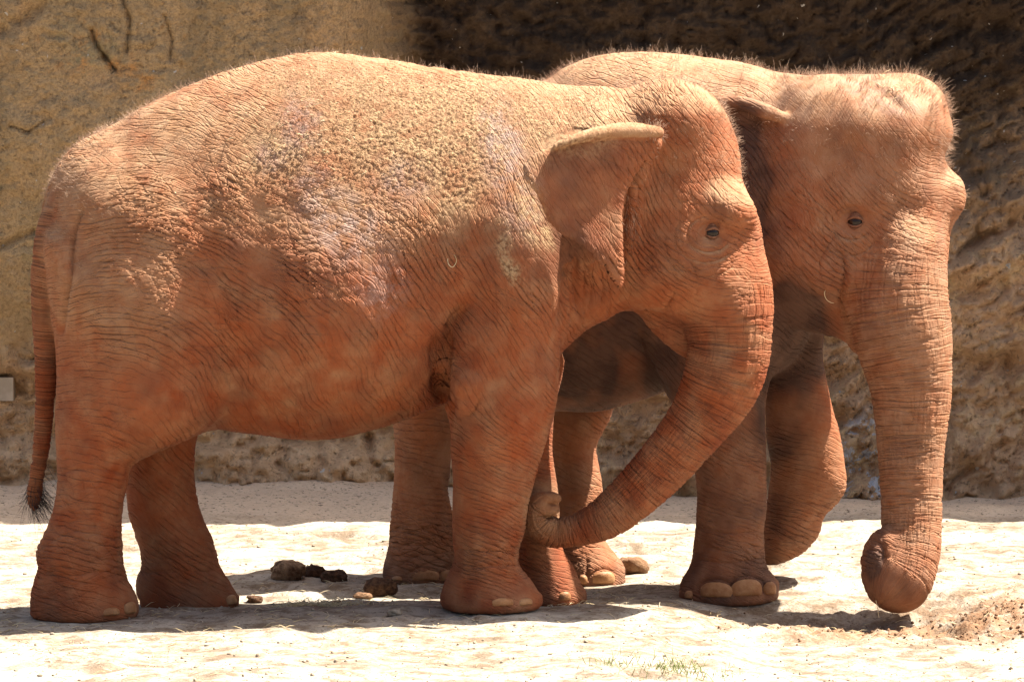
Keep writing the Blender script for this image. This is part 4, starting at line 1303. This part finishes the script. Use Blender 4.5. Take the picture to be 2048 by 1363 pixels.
n = 4500
X = g2.uniform(-2.3, 2.5, n); Y = g2.uniform(-2.9, 4.0, n)
scatter_lumps('gravel', X, Y, np.minimum(g2.exponential(0.0018, n) + 0.0012, 0.009), PEB, 'pale grit and pebbles strewn over the sand')
n = 1700
X = np.concatenate([g2.normal(2.05, 0.22, n // 2), g2.normal(1.35, 0.28, n - n // 2)]); Y = np.concatenate([g2.normal(0.10, 0.22, n // 2), g2.normal(0.0, 0.22, n - n // 2)])
scatter_lumps('loose_soil', X, Y, np.minimum(g2.exponential(0.0020, n) + 0.0012, 0.009), CLOD, 'reddish crumbs of soil round the dug hollow')


def scatter_strands(name, X, Y, L, wid, mat, label, up=0.1, parent=None, Z=None, seed=2):
    g_ = np.random.default_rng(seed)
    n = len(X)
    if Z is None:
        Z = ground_z(X, Y)
    a = g_.uniform(0, 2 * np.pi, n)
    D = np.stack([np.cos(a), np.sin(a), g_.uniform(0.0, 1.0, n) * up], 1)
    D /= np.linalg.norm(D, axis=1)[:, None]
    B = np.stack([X, Y, Z + 0.003], 1)
    T = np.stack([-np.sin(a), np.cos(a), 0 * a], 1); U = np.cross(D, T)
    mid = B + D * (L * 0.5)[:, None] + np.array((0, 0, 1.0)) * (L * 0.08)[:, None] + T * (g_.normal(0, 0.08, n) * L)[:, None]
    tip = B + D * L[:, None]
    r = (wid * g_.uniform(0.6, 1.4, n))[:, None]
    ring = lambda C, k: [C + T * r * k, C + (-0.5 * T + 0.87 * U) * r * k, C + (-0.5 * T - 0.87 * U) * r * k]
    V = np.stack(ring(B, 1.0) + ring(mid, 0.9) + [tip], 1).reshape(-1, 3)
    tri = []
    for q in range(3):
        b = (q + 1) % 3
        tri += [[q, b, 3 + b], [q, 3 + b, 3 + q], [3 + q, 3 + b, 6]]
    Ft = ((np.arange(n) * 7)[:, None, None] + np.array(tri)[None]).reshape(-1, 3)
    return link(name, to_mesh(name, V, Ft), mat, parent, kind='stuff', label=label)


n = 1800
scatter_strands('straw', g2.uniform(-2.2, 2.4, n), g2.uniform(-2.8, 1.2, n), g2.uniform(0.02, 0.07, n), 0.0012, STRAW, 'stray bits of dry straw on the sand', 0.25)
n = 260
q = P(640, 1212, -0.02)
scatter_strands('hay', g2.normal(float(q[0]), 0.10, n), g2.normal(0.0, 0.06, n), g2.uniform(0.02, 0.06, n), 0.0016, STRAW, 'wisp of hay at the edge of the belly shadow', 0.5, seed=8)
GRASS = plain('green_grass', (0.11, 0.15, 0.035), 0.7, (0.22, 0.23, 0.08), 12.0)
gxs, gys = [], []
for a, b, s_, k in [(1335, 1328, 0.05, 90), (1380, 1322, 0.06, 60), (1225, 1330, 0.06, 50), (1420, 1330, 0.08, 40)]:
    q = P(a, b, -1.95)
    gxs.append(g2.normal(float(q[0]), s_, k)); gys.append(g2.normal(-1.95, 0.12, k))
gxs, gys = np.concatenate(gxs), np.concatenate(gys)
scatter_strands('grass', gxs, gys, g2.uniform(0.02, 0.055, len(gxs)), 0.0012, GRASS, 'thin green grass sprouting from the sand in the foreground', 3.0, seed=9)

# straw on the backs
def on_back(sc, name, cx, cy, r, n, L, parent, label, seed, thick=0.0012):
    g_ = np.random.default_rng(seed)
    idx = [pick(sc, cx + g_.normal(0, r), cy + g_.normal(0, r * 0.7)) for _ in range(n)]
    V0 = sc.V[idx]
    return scatter_strands(name, V0[:, 0], V0[:, 1] - 0.004, g_.uniform(L * 0.4, L, n), thick, STRAW, label, 0.6, None, V0[:, 2] + 0.004, seed)


on_back(s1, 'straw', 600, 290, 70, 90, 0.05, None, 'dry straw stuck to the back of the nearer elephant', 31)
on_back(s1, 'straw', 750, 200, 120, 70, 0.035, None, 'broken straw flecks along the spine of the nearer elephant', 32)
on_back(s2, 'straw', 1800, 170, 30, 26, 0.05, None, 'dry straw lying on the forehead of the farther elephant', 33)

# plate fixed to the wall at the left edge
SIGN = plain('sign_plate_paint', (0.36, 0.29, 0.21), 0.6, (0.44, 0.36, 0.27), 15.0)
q0 = P(-40, 765, 5.2); q1 = P(14, 812, 5.2)
yy_ = float(wall_y(np.array([q1[0]]), np.array([q0[2]]))[0]) - 0.06


def box(x0, x1, y0, y1, z0, z1):
    V = [(x, y, z) for x in (x0, x1) for y in (y0, y1) for z in (z0, z1)]
    return np.array(V), np.array([(0, 1, 3, 2), (4, 6, 7, 5), (0, 4, 5, 1), (2, 3, 7, 6), (0, 2, 6, 4), (1, 5, 7, 3)])


sg = bpy.data.objects.new('wall_plate', None)
sg.location = (float(q1[0]), yy_, float(q1[2]))
COL.objects.link(sg)
sg['label'] = 'small pale plate fixed low on the rock wall at the left edge'
sg['category'] = 'plate'
bv, bfq = box(float(q0[0]), float(q1[0]), yy_, yy_ + 0.25, float(q1[2]), float(q0[2]))
link('panel', to_mesh('panel', bv, bfq, False), SIGN, sg)


def stem(name, pts, r, mat, label):
    q = crom(pts, 6, False)
    C3 = np.stack(P(q[:, 0], q[:, 1], q[:, 2]), 1)
    V, F = [], []
    for i, c_ in enumerate(C3):
        t_ = C3[min(i + 1, len(C3) - 1)] - C3[max(i - 1, 0)]
        t_ /= np.linalg.norm(t_)
        u_ = np.cross(t_, (0.3, 1, 0.1)); u_ /= np.linalg.norm(u_)
        v_ = np.cross(t_, u_)
        k_ = r * (1 - 0.5 * i / len(C3))
        for b_ in range(6):
            f_ = b_ / 6 * 2 * math.pi
            V.append(c_ + k_ * (u_ * math.cos(f_) + v_ * math.sin(f_)))
    for i in range(len(C3) - 1):
        for b_ in range(6):
            F.append((i * 6 + b_, i * 6 + (b_ + 1) % 6, (i + 1) * 6 + (b_ + 1) % 6, (i + 1) * 6 + b_))
    return link(name, to_mesh(name, V, np.array(F)), mat, None, label=label, category='straw stem')


yb = float(s1.V[pick(s1, 905, 520), 1]) - 0.006
stem('hay_stem', [(903, 486, yb), (897, 505, yb), (896, 525, yb - .008), (905, 534, yb - .012), (913, 522, yb - .012), (908, 510, yb - .006), (900, 518, yb - .003)], 0.0017, STRAW, 'curled hay stem stuck to the flank of the nearer elephant')
ym = float(s2.V[pick(s2, 1655, 590), 1]) - 0.01
stem('hay_stem', [(1655, 572, ym), (1649, 585, ym - .008), (1652, 597, ym - .01), (1660, 604, ym - .006), (1668, 606, ym)], 0.0018, STRAW, 'pale curved straw at the mouth of the farther elephant')
yt = float(s2.V[pick(s2, 1752, 1200), 1]) - 0.012
stem('hay_stem', [(1752, 1200, yt), (1755, 1215, yt - .01), (1758, 1234, yt - .02)], 0.002, STRAW, 'thin straw hanging from the trunk tip of the farther elephant')
